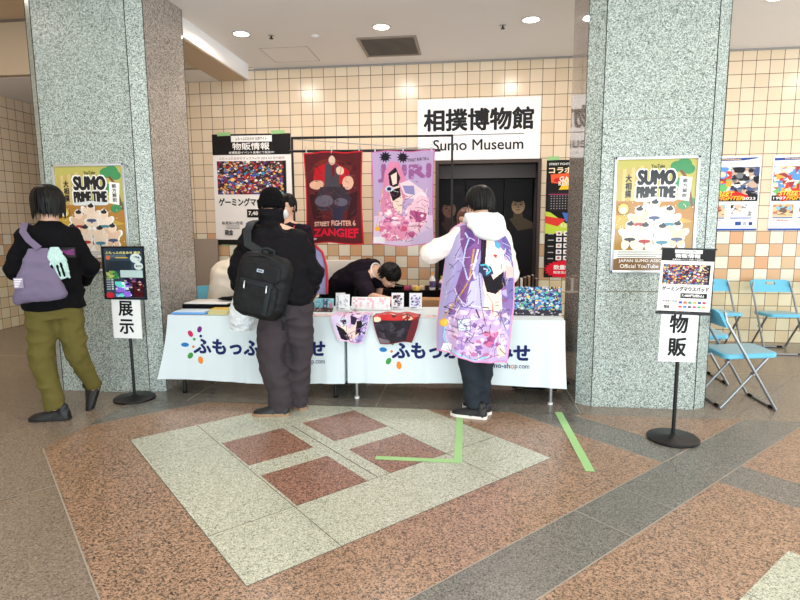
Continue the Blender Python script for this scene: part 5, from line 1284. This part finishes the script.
# pale mint scarf-like charm hanging from the bag strap
mb = MB(); r = random.Random(2); c0 = V((-2.862, 3.575, 1.30))
for k in range(9):
    x = -.035+.009*k; mb.chain([c0+bx*x*.6, c0+bx*(x*1.3+.005)+V((0, -.01, -.08)), c0+bx*(x*1.5+.02)+V((0, -.005, -.17-.05*r.random()))], [.012, .020, .010], 8)
mt = mb.build('bag_charm', plain('mint_and_grey_charm', (176, 206, 200), .9, bump=.4, bscale=90, var=.35), None, c0, voxel=.006, sm=1, fold=.006, fs=22)
mb = MB()
for k in (1, 4, 6): x = -.035+.009*k; mb.chain([c0+bx*(x*1.1)-by*.012+V((0, 0, -.05)), c0+bx*(x*1.35+.01)-by*.018+V((0, 0, -.12)), c0+bx*(x*1.5+.02)-by*.014+V((0, 0, -.19))], [.006, .011, .006], 8)
mb.build('dark_strand', M_JKT, mt); mt.children
tag(mt, 'pale mint tasselled charm hanging on the back of the black jacket beside the tote', 'charm')

# ---- 2: man in a beanie at the table, seen from behind
B = V((-1.37, 4.07, 0)); t = thing('person', 'person in a black beanie, black jacket and grey baggy trousers at the left table', 'person', B)
F = head_frame((-1.525, 4.26, 1.60), .05, -.32)
Lsh, Rsh = V((-1.67, 4.13, 1.375)), V((-1.285, 4.16, 1.365)); Lel, Lwr = V((-1.735, 4.08, 1.09)), V((-1.755, 4.20, .90)); Rel, Rwr = V((-1.19, 4.16, 1.08)), V((-1.30, 4.40, .90))
pel = V((-1.385, 4.05, .90)); nk = V((-1.515, 4.19, 1.45)); chs = V((-1.50, 4.13, 1.25))
hipL, hipR = V((-1.46, 4.03, .86)), V((-1.28, 4.06, .86)); kL, kR = V((-1.475, 3.99, .46)), V((-1.285, 4.10, .48)); aL, aR = V((-1.42, 4.03, .09)), V((-1.335, 4.17, .09))
mb = MB(); add_head(mb, F, 1.0, nk)
limbs(mb, ([nk, chs, pel], [.06, .11, .11]), ([Lsh, nk, Rsh], [.05, .05, .05]), ([Lsh, Lel, Lwr], [.05, .04, .028]), ([Rsh, Rel, Rwr], [.05, .04, .028]), ([pel, hipL, kL, aL], [.09, .08, .055, .04]), ([pel, hipR, kR, aR], [.09, .08, .055, .04]))
hand(mb, Lwr, (-.05, .1, -1), (.9, .1, 0), 1, 1.0); hand(mb, Rwr, (-.3, .9, -.35), (-.1, -.3, -1), -1, .35)
mb.build('body', M_SKIN, t, voxel=.0065, sm=3); face_bits(t, t, F)
hair(t, F, 1.0, lambda az: .06 if math.cos(az) > .4 else -.045, M_HAIR, 5, R=(.080, .099, .09), n=90, thick=.007)
# beanie: knitted dome with a folded brim
mb = MB(); P = lambda x, y, z: F @ V((x, y, z)); rings = []
for j in range(12):
    th = .08+j*.14; rr = math.sin(th)
    rings.append([P((.096+.0018*math.cos(i*PI/2*1.0))*rr*math.sin(2*PI*i/96), -.014+(.112+.0018*math.cos(i*PI/2))*rr*math.cos(2*PI*i/96), .03+.122*math.cos(th)) for i in range(96)])
rings.append([P(.094*math.sin(2*PI*i/96), -.014+.110*math.cos(2*PI*i/96), .0) for i in range(96)])
mb.loft(rings); bn = mb.build('beanie', plain('black_knit', (11, 10, 12), .9, bump=.5, bscale=260), t)
mb = MB(); rings = []
for z, rx in ((-.022, .088), (-.024, .098), (.0, .103), (.034, .1035), (.04, .098), (.036, .09)):
    rings.append([P((rx+.0022*math.cos(i*PI/2))*math.sin(2*PI*i/112), -.014+(rx+.016+.0022*math.cos(i*PI/2))*math.cos(2*PI*i/112), z+.012*math.cos(2*PI*i/112)) for i in range(112)])
mb.loft(rings, caps=False); mb.build('folded_brim', plain('black_knit_brim', (11, 10, 12), .9, bump=.5, bscale=260), bn)
mb = MB(); sdv = (Rsh-Lsh).normalized()
mb.loft([torso_ring(c, rx, ry, 30, sdv) for c, rx, ry in (((-1.385, 4.04, .865), .225, .165), ((-1.39, 4.04, .95), .245, .18), ((-1.42, 4.05, 1.08), .255, .185), ((-1.46, 4.09, 1.22), .255, .18), ((-1.485, 4.12, 1.33), .235, .16), ((-1.50, 4.15, 1.41), .17, .125), ((-1.51, 4.17, 1.46), .105, .10))])
mb.lathe([(.095, 1.42), (.094, 1.48), (.094, 1.575), (.080, 1.58), (.078, 1.45)], (-1.513, 4.205, 0), 26)
limbs(mb, ([Lsh+V((.04, 0, -.02)), Lel, Lwr+V((0, -.01, .04))], [.105, .095, .068]), ([Rsh+V((-.04, 0, -.02)), Rel, Rwr+V((.02, -.05, .02))], [.105, .095, .065]), ([nk+V((0, 0, -.08)), Lsh+V((.05, 0, -.03))], [.10, .10]), ([nk+V((0, 0, -.08)), Rsh+V((-.05, 0, -.03))], [.10, .10]))
mb.build('jacket', M_JKT2, t, voxel=.011, sm=3, fold=.024, fs=8)
mb = MB(); mb.loft([torso_ring(c, rx, ry, 26, sdv) for c, rx, ry in (((-1.37, 4.05, .76), .19, .155), ((-1.38, 4.05, .90), .195, .155))])
mb.chain([hipL+V((-.0, 0, -.03)), kL+V((.0, 0, 0)), lerp(kL, aL, .55)], [.125, .105, .100], e1=False); mb.cone(lerp(kL, aL, .55), aL+V((0, 0, -.055)), .100, .088, e1=False)
mb.chain([hipR+V((-.0, 0, -.03)), kR, lerp(kR, aR, .55)], [.125, .098, .086], e1=False); mb.cone(lerp(kR, aR, .55), aR+V((0, 0, -.05)), .086, .078, e1=False)
mb.build('trousers', M_GTR, t, voxel=.010, sm=2, fold=.018, fs=7)
shoe(t, (-1.355, 4.0, .0), (-1.62, 3.97, .0), (0, 0, 1), .275, .05, M_SHO, M_SOLT)
shoe(t, (-1.27, 4.12, .0), (-1.48, 4.28, .0), (0, 0, 1), .27, .05, plain('dark_brown_shoe', (58, 44, 38), .5), M_SOLT)
# backpack on his back
bp = thing('backpack', 'black backpack with front pockets worn by the person in the beanie', 'backpack', (-1.48, 3.85, .80))
M_BAG = plain('black_nylon', (13, 15, 18), .62, spec=.3, bump=.3, bscale=220); M_BAG2 = plain('black_nylon_trim', (30, 36, 40), .6, spec=.3)
rot = Matrix.Rotation(-.10, 4, 'Z') @ Matrix.Rotation(.20, 4, 'Y') @ Matrix.Rotation(-.10, 4, 'X'); C0 = V((-1.462, 3.84, 1.02)); Q = lambda x, y, z: C0 + (rot @ V((x, y, z)))
def sup(cx, cy, cz, sx, sy, sz, e=.45, n=30, m=16):
    rg = []
    for j in range(m+1):
        ph = -PI/2+PI*j/m; cz_, cr = math.copysign(abs(math.sin(ph))**e, math.sin(ph)), max(.02, math.cos(ph))**e
        rg.append([Q(cx+sx*cr*math.copysign(abs(math.cos(q))**e, math.cos(q)), cy+sy*cr*math.copysign(abs(math.sin(q))**e, math.sin(q)), cz+sz*cz_) for q in [2*PI*i/n for i in range(n)]])
    return rg
def topw(z): return 1
MB().loft(sup(0, 0, 0, .195, .09, .235)).build('bag_body', M_BAG, bp, voxel=.008, sm=3, fold=.007, fs=12)
fp = MB().loft(sup(0, -.082, -.085, .16, .035, .13)).build('front_pocket', M_BAG, bp, voxel=.007, sm=2, fold=.005, fs=14)
MB().loft(sup(0, -.078, .095, .155, .022, .075)).build('upper_pocket', M_BAG, bp, voxel=.007, sm=2, fold=.004, fs=14)
MB().tube([Q(-.125, -.118, .03), Q(-.06, -.122, .034), Q(.06, -.122, .034), Q(.125, -.118, .03)], .0045, 8).build('zip', M_BAG2, bp)
MB().tube([Q(-.15, -.06, .12), Q(-.12, -.075, .195), Q(0, -.08, .222), Q(.12, -.075, .195), Q(.15, -.06, .12)], .005, 8).build('zip', M_BAG2, bp)
MB().box(Q(0, -.115, .022), (.25, .008, .035), rot=rot, bevel=.003).build('pocket_band', M_BAG2, bp)
MB().box(Q(.10, -.122, -.09), (.035, .008, .20), rot=rot, bevel=.003).build('side_band', M_BAG2, bp)
for x in (-.085, .085): MB().tube([Q(x, -.128, .02), Q(x+.004, -.134, -.005), Q(x+.006, -.132, -.03)], .006, 8).build('zip_pull', M_STEEL, bp)
MB().tube([Q(-.05, -.02, .225), Q(-.045, -.03, .262), Q(0, -.035, .272), Q(.045, -.03, .262), Q(.05, -.02, .225)], .010, 10).build('top_handle', M_BAG2, bp)
a = Art(.05, .022); a.rect(0, 0, 1, 1, (170, 186, 200)).rect(.15, .3, .7, .4, (60, 70, 84)); nn_ = rot.to_3x3() @ V((1, 0, 0)); uu_ = rot.to_3x3() @ V((0, 0, 1))
sheet(a, 'logo_patch', Q(-.02, -.106, .10), nn_, uu_, .003, M_PRINT, bp)
ribbon([Q(-.03, .02, .22), V((-1.60, 3.93, 1.32)), V((-1.625, 3.99, 1.41)), V((-1.625, 4.08, 1.475)), V((-1.62, 4.18, 1.49)), V((-1.63, 4.27, 1.42))], .030, .006, (1, .1, 0)).build('shoulder_strap', M_BAG2, bp)
ribbon([Q(.12, .03, -.02), Q(.19, .02, -.10), Q(.195, .015, -.20), Q(.215, .01, -.28)], .014, .003, (1, 0, .3)).build('loose_strap', M_BAG, bp)
MB().box(Q(.20, .0, -.20), (.035, .012, .04), rot=rot, bevel=.003).build('buckle', M_BAG2, bp)
# plastic bag in his hand
pb = thing('plastic_bag', 'crumpled white plastic carrier bag held in the left hand of the person in the beanie', 'bag', (-1.80, 4.21, .60))
M_PLA = plain('white_translucent_plastic', (226, 232, 236), .35, bump=.5, bscale=60)
rings = []
for z, rx, ry in ((.615, .05, .03), (.63, .085, .055), (.70, .105, .07), (.78, .10, .065), (.84, .085, .045), (.88, .07, .02)):
    rings.append([V((-1.795+rx*math.cos(q)+.01*math.sin(z*40), 4.22+ry*math.sin(q), z)) for q in [2*PI*i/24 for i in range(24)]])
MB().loft(rings).build('bag_body', M_PLA, pb, voxel=.006, sm=1, fold=.020, fs=17)
for s_ in (-1, 1): MB().tube([(-1.795+s_*.055, 4.215, .865), (-1.78+s_*.03, 4.225, .90), (-1.77+s_*.008, 4.235, .835+.02)], .007, 8, flat=.4).build('handle', M_PLA, pb)

# ---- 3: person in a printed blanket
B = V((.07, 4.14, 0)); t = thing('person', 'person with short black hair and a white hood wrapped in a printed blanket, slate trousers', 'person', B)
F = head_frame((.080, 4.19, 1.592), .62, -.12)
Lsh, Rsh = V((-.075, 4.16, 1.36)), V((.265, 4.17, 1.35)); Lel, Lwr = V((-.27, 4.13, 1.235)), V((-.175, 4.30, 1.275)); Rel, Rwr = V((.31, 4.20, 1.08)), V((.20, 4.36, 1.14))
pel = V((.09, 4.13, .90)); nk = V((.09, 4.165, 1.44)); chs = V((.09, 4.15, 1.24))
hipL, hipR = V((.01, 4.12, .86)), V((.17, 4.14, .86)); kL, kR = V((.012, 4.10, .46)), V((.148, 4.14, .46)); aL, aR = V((.060, 4.10, .10)), V((.115, 4.18, .10))
mb = MB(); add_head(mb, F, 1.0, nk)
limbs(mb, ([nk, chs, pel], [.06, .10, .10]), ([Lsh, nk, Rsh], [.05, .05, .05]), ([Lsh, Lel, Lwr], [.045, .038, .027]), ([Rsh, Rel, Rwr], [.045, .038, .027]), ([pel, hipL, kL, aL], [.085, .075, .052, .038]), ([pel, hipR, kR, aR], [.085, .075, .052, .038]))
hand(mb, Lwr, (.75, .25, .35), (.1, -.6, -.6), 1, .9); hand(mb, Rwr, (-.7, .2, .45), (-.1, -.7, -.5), -1, .9)
mb.build('body', M_SKIN, t, voxel=.0065, sm=3); face_bits(t, t, F)
hair(t, F, 1.0, lambda az: .062 if math.cos(az) > .62 else (.0 if math.cos(az) > .1 else -.045), M_HAIR, 8, R=(.096, .112, .106), cen=(0, -.016, .034), n=190, thick=.009)
MB().tube([F @ V((-.083, -.006, .012)), F @ V((-.080, .035, -.02)), F @ V((-.058, .075, -.035))], .002, 6).build('mask_loop', M_WHT, t)
P = lambda x, y, z: F @ V((x, y, z)); rings = []
for z, rx, y0 in ((-.012, .045, .108), (-.03, .058, .10), (-.055, .062, .092), (-.08, .052, .082), (-.098, .03, .066)):
    rings.append([P(rx*math.sin(q), y0-.055+.055*math.cos(q*.9)+o_, z) for o_ in (.006, .0) for q in ([-1.2+.3*i for i in range(9)] if o_ else [1.2-.3*i for i in range(9)])])
MB().loft(rings).build('face_mask', M_WHT, t)
sdv = (Rsh-Lsh).normalized(); mb = MB()
mb.loft([torso_ring(c, rx, ry, 26, sdv) for c, rx, ry in (((.09, 4.14, .84), .18, .13), ((.09, 4.14, 1.0), .175, .125), ((.09, 4.15, 1.2), .175, .12), ((.09, 4.155, 1.33), .165, .11), ((.09, 4.16, 1.42), .10, .085))])
limbs(mb, ([Lsh+V((.02, 0, 0)), Lel, lerp(Lel, Lwr, .82)], [.078, .082, .055]), ([Rsh+V((-.02, 0, 0)), Rel, lerp(Rel, Rwr, .85)], [.075, .075, .052]))
mb.build('hoodie', M_CRM, t, voxel=.010, sm=3, fold=.012, fs=9)
mb = MB(); mb.cone(lerp(Lel, Lwr, .66), lerp(Lel, Lwr, .98), .058, .040); mb.build('cuff', M_SLV, t, voxel=.007, sm=1, fold=.008, fs=26)
# hood lying on the back: a soft pouch, open upwards
mb = MB(); rings = []
for j, (z, rx, ry, dx, dy) in enumerate(((1.345, .05, .03, .075, -.20), (1.37, .095, .055, .070, -.19), (1.41, .130, .075, .060, -.165), (1.45, .145, .090, .045, -.135), (1.49, .140, .095, .030, -.105), (1.515, .115, .085, .015, -.075))):
    rings.append([V((.09+dx+rx*math.cos(q), 4.19+dy+ry*math.sin(q), z+.018*math.cos(q+.5)*(j > 2))) for q in [2*PI*i/26 for i in range(26)]])
mb.loft(rings); mb.chain([(-.02, 4.13, 1.475), (.0, 4.08, 1.50), (.10, 4.05, 1.515), (.2, 4.08, 1.50)], [.025, .03, .032, .03]); mb.build('hood', M_HOOD, t, voxel=.009, sm=4, fold=.016, fs=8)
mb = MB(); mb.loft([torso_ring(c, rx, ry, 24, sdv) for c, rx, ry in (((.09, 4.13, .76), .155, .12), ((.09, 4.13, .90), .16, .12))])
for h_, k_, a_, r_ in ((hipL, kL, aL, (.10, .078, .068, .058)), (hipR, kR, aR, (.10, .076, .066, .055))):
    mb.chain([h_+V((0, 0, -.04)), k_, lerp(k_, a_, .55)], list(r_[:3]), e1=False); mb.cone(lerp(k_, a_, .55), a_+V((0, 0, -.015)), r_[2], r_[3], e1=False)
mb.build('trousers', M_STR, t, voxel=.009, sm=2, fold=.012, fs=9)
shoe(t, (.155, 4.07, 0), (-.07, 4.13, 0), (0, 0, 1), .27, .047, M_SHO, M_SOLW, M_WHT)
shoe(t, (.18, 4.16, 0), (.02, 4.32, 0), (0, 0, 1), .27, .047, M_SHO, M_SOLW, M_WHT)
# the blanket itself
def capes(u, v):
    # u 0 left .. 1 right, v 0 top .. 1 bottom
    tl, tr, bl, br = (-.145, 1.355), (.325, 1.335), (-.222, .520), (.300, .430)
    kk = min(1, v*1.35)
    xl = tl[0]+(bl[0]-tl[0])*kk; xr = tr[0]+(.345-tr[0])*min(1, v*3) if v < .55 else .345+(br[0]-.345)*((v-.55)/.45)
    x = xl+(xr-xl)*u; z0 = tl[1]+(tr[1]-tl[1])*u+.135*max(0, math.sin(PI*u))**.38; zb = bl[1]+(br[1]-bl[1])*u
    z = z0+(zb-z0)*v
    c = (u-.5)*2
    y = 3.965+.16*abs(c)**2.2*(1-.45*v)+.17*math.exp(-v*15)
    y += (.014*math.sin(u*13+1)+.010*math.sin(u*27+v*3))*min(1, v*2+.15)+.006*math.sin(v*14+u*5)
    return (x, y, z+.012*math.sin(u*9)*v)
o = cloth_grid(art_purple(.53, .93, 4, True), 'printed_blanket', capes, 170, 270, .008, M_TOWEL, None, (.08, 4.0, .47), (3, (226, 150, 196)))
tag(o, 'lilac printed blanket draped down the back of the person in slate trousers', 'blanket')

# ---- 4: staff member bending over the goods
B = V((-1.30, 5.72, 0)); t = thing('person', 'person in a dark shirt with short black hair bending low behind the table goods', 'person', B)
F = head_frame((-.760, 5.36, .955), -2.0, -1.02, .25)
nk = V((-.90, 5.42, 1.005)); chs = V((-1.08, 5.50, .95)); pel = V((-1.30, 5.70, .86)); Rsh, Lsh = V((-1.02, 5.33, .925)), V((-.95, 5.60, 1.03))
Rel, Rwr = V((-.92, 5.20, .78)), V((-.74, 5.12, .76)); Lel, Lwr = V((-.90, 5.66, .80)), V((-.88, 5.42, .70))
hipL, hipR = V((-1.28, 5.80, .84)), V((-1.36, 5.66, .84)); kL, kR = V((-1.20, 5.72, .45)), V((-1.30, 5.56, .45)); aL, aR = V((-1.27, 5.82, .09)), V((-1.37, 5.66, .09))
mb = MB(); add_head(mb, F, 1.0, nk)
limbs(mb, ([nk, chs, pel], [.055, .08, .08]), ([Lsh, nk, Rsh], [.045, .05, .045]), ([Rsh, Rel, Rwr], [.045, .038, .027]), ([Lsh, Lel, Lwr], [.045, .038, .027]), ([pel, hipL, kL, aL], [.09, .075, .052, .038]), ([pel, hipR, kR, aR], [.09, .075, .052, .038]))
hand(mb, Rwr, (.8, -.2, -.1), (0, 0, -1), -1, .4); hand(mb, Lwr, (.1, -.9, -.3), (0, 0, -1), 1, .4)
mb.build('body', M_SKIN, t, voxel=.0065, sm=3); face_bits(t, t, F)
hair(t, F, 1.0, lambda az: .052 if math.cos(az) > .66 else (.018 if math.cos(az) > .1 else -.05), M_HAIR, 12, R=(.088, .107, .104), cen=(0, -.016, .036), n=190, thick=.0095)
mb = MB(); ax = (nk-pel).normalized(); sv = (Lsh-Rsh); sv = (sv-ax*sv.dot(ax)).normalized(); fv = ax.cross(sv)
def ring3(c, rx, ry, n=26): return [V(c)+sv*rx*math.cos(2*PI*i/n)+fv*ry*math.sin(2*PI*i/n) for i in range(n)]
mb.loft([ring3(lerp(pel, nk, q)+V((0, 0, up)), rx, ry) for q, rx, ry, up in ((-.08, .15, .12, 0), (.2, .165, .125, .02), (.5, .18, .125, .035), (.75, .18, .115, .03), (.92, .12, .09, .01), (1.0, .075, .07, 0))])
limbs(mb, ([Rsh+V((-.02, .03, 0)), lerp(Rsh, Rel, .8)], [.085, .075]), ([Lsh, lerp(Lsh, Lel, .75)], [.08, .072]), ([lerp(pel, nk, .8), Rsh], [.09, .08]))
mb.build('shirt', M_DSH, t, voxel=.010, sm=3, fold=.012, fs=9)
mb = MB(); pts = [nk+sv*.075*math.cos(q)+fv*.07*math.sin(q)+ax*.012 for q in [2*PI*i/20 for i in range(20)]]; mb.tube(pts, .007, 8, closed=True); mb.build('collar_trim', M_WHT, t)
cc = lerp(pel, nk, .80)+V((-.02, .02, .155)); mb = MB()
for k in range(6): mb.box(cc+ax*(.03*k-.08)+V((0, -.03, -.013*abs(k-2))), (.020, .06, .004), rot=(0, .2, -.6))
mb = None
mb = MB(); mb.loft([torso_ring(c, rx, ry, 22, V((.5, .86, 0))) for c, rx, ry in (((-1.32, 5.73, .74), .15, .12), ((-1.31, 5.71, .88), .15, .12))])
for h_, k_, a_ in ((hipL, kL, aL), (hipR, kR, aR)): mb.chain([h_, k_, a_], [.095, .072, .055])
mb.build('trousers', M_JKT, t, voxel=.011, sm=2, fold=.01, fs=9)
shoe(t, (-1.33, 5.86, 0), (-1.2, 5.62, 0), (0, 0, 1), .27, .047, M_SHO, M_SOLB); shoe(t, (-1.43, 5.70, 0), (-1.30, 5.46, 0), (0, 0, 1), .27, .047, M_SHO, M_SOLB)

# ---- standing helper used for the two half-hidden people
def stander(label, base, hc, yaw, hairmat, hl, shirt, hr, mask, s=1.0, seed=1, hR=(.086, .105, .10)):
    b = V(base); t = thing('person', label, 'person', b); F = head_frame(hc, yaw, -.08)
    hx, hy, hz = hc; nk = V((hx, hy, hz-.145)); fx, fy = -math.sin(yaw), math.cos(yaw); rx_, ry_ = math.cos(yaw), math.sin(yaw)
    R_ = lambda a_, f_, z_: V((hx+rx_*a_+fx*f_, hy+ry_*a_+fy*f_, z_)); zs = hz-.23
    chs, pel = R_(0, -.02, zs-.12), R_(0, -.02, hz-.68)
    mb = MB(); add_head(mb, F, 1.0, nk); J = []
    for q in (-1, 1):
        sh, el, wr = R_(q*.17*s, -.02, zs), R_(q*.22*s, -.02, zs-.27), R_(q*.17*s, .16, zs-.42)
        hp, kn, an = R_(q*.085, -.02, hz-.73), R_(q*.09, .0, hz/1.62*.47), R_(q*.095, -.02, .09); J.append((sh, el, wr, hp, kn, an))
        limbs(mb, ([nk, sh, el, wr], [.05, .045, .037, .026]), ([pel, hp, kn, an], [.085, .075, .05, .037])); hand(mb, wr, (fx*.8, fy*.8, -.5), (-q*rx_*.7, -q*ry_*.7, -.4), -q, .5, .95)
    limbs(mb, ([nk, chs, pel], [.055, .10, .10])); mb.build('body', M_SKIN, t, voxel=.0065, sm=3); face_bits(t, t, F)
    hair(t, F, 1.0, hl, hairmat, seed, R=hR, cen=(0, -.016, .034), n=170, thick=.0095)
    mb = MB(); sd_ = V((rx_, ry_, 0))
    mb.loft([torso_ring(c, a_, b_, 24, sd_) for c, a_, b_ in ((pel+V((0, 0, -.06)), .165, .12), (R_(0, -.02, hz-.48), .16, .115), (chs, .175*s, .12), (R_(0, -.02, zs+.02), .15*s, .10), (nk+V((0, 0, .0)), .07, .066))])
    for sh, el, wr, hp, kn, an in J: limbs(mb, ([R_(0, -.02, zs), sh, el, lerp(el, wr, .8)], [.08, .074, .062, .048]), ([nk+V((0, 0, -.045)), sh], [.07, .07]))
    mb.build('shirt', shirt, t, voxel=.010, sm=3, fold=.012, fs=9)
    mb = MB(); mb.loft([torso_ring(c, a_, b_, 22, sd_) for c, a_, b_ in ((pel+V((0, 0, -.12)), .15, .12), (pel+V((0, 0, .03)), .155, .115))])
    for sh, el, wr, hp, kn, an in J: mb.chain([hp, kn, an], [.095, .07, .055])
    mb.build('trousers', M_JKT, t, voxel=.011, sm=2, fold=.01)
    for sh, el, wr, hp, kn, an in J: shoe(t, (an.x-fx*.07, an.y-fy*.07, 0), (an.x+fx*.2, an.y+fy*.2, 0), (0, 0, 1), .26, .045, M_SHO, M_SOLB)
    if mask:
        P = lambda x, y, z: F @ V((x, y, z)); rings = []
        for z, rx2, y0 in ((-.012, .045, .108), (-.03, .060, .112), (-.055, .064, .104), (-.08, .054, .09), (-.098, .03, .07)):
            rings.append([P(rx2*math.sin(q), y0-.055+.055*math.cos(q*.9)+o_, z) for o_ in (.006, .0) for q in ([-1.2+.3*i for i in range(9)] if o_ else [1.2-.3*i for i in range(9)])])
        MB().loft(rings).build('face_mask', M_WHT, t)
    return t, F
t, F = stander('person in a dark shirt and white face mask half hidden behind the beanie', (-1.72, 5.28, 0), (-1.735, 5.25, 1.62), 2.95, M_HAIR, lambda az: .055 if math.cos(az) > .66 else (.01 if math.cos(az) > .1 else -.05), M_DSH, 0, True, 1.05, 21)
lan = MB().tube([V((-1.80, 5.12, 1.45)), V((-1.75, 5.10, 1.30)), V((-1.72, 5.09, 1.20)), V((-1.66, 5.10, 1.30)), V((-1.62, 5.12, 1.45))], .006, 6); lan.build('lanyard', plain('red_lanyard', (196, 40, 50), .6), t)
stander('person with brown hair peeking out behind the person in the printed blanket', (-.02, 5.48, 0), (-.010, 5.46, 1.475), 2.9, M_HAIRB, lambda az: .06 if math.cos(az) > .70 else -.10, M_JKT, 0, False, .85, 22, (.092, .108, .104))
# jacket with red trim hanging beside them
mb = MB(); rings = []
for z, rx in ((.78, .14), (.9, .15), (1.05, .145), (1.18, .11), (1.25, .05)):
    rings.append([V((-1.50+rx*math.cos(q), 5.30+.06*math.sin(q), z)) for q in [2*PI*i/24 for i in range(24)]])
g = thing('shoulder_bag', 'lavender bag with red edging between the two staff behind the left table', 'bag', (-1.50, 5.30, .78))
mb.loft(rings).build('bag_body', plain('lavender_cloth', (160, 158, 200), .8, bump=.3), g, voxel=.009, sm=2, fold=.012, fs=9)
MB().tube([(-1.355, 5.25, .79), (-1.35, 5.25, .92), (-1.355, 5.25, 1.06), (-1.39, 5.25, 1.19), (-1.46, 5.25, 1.26)], .012, 8).build('edge_trim', plain('red_trim', (206, 40, 56), .6), g)
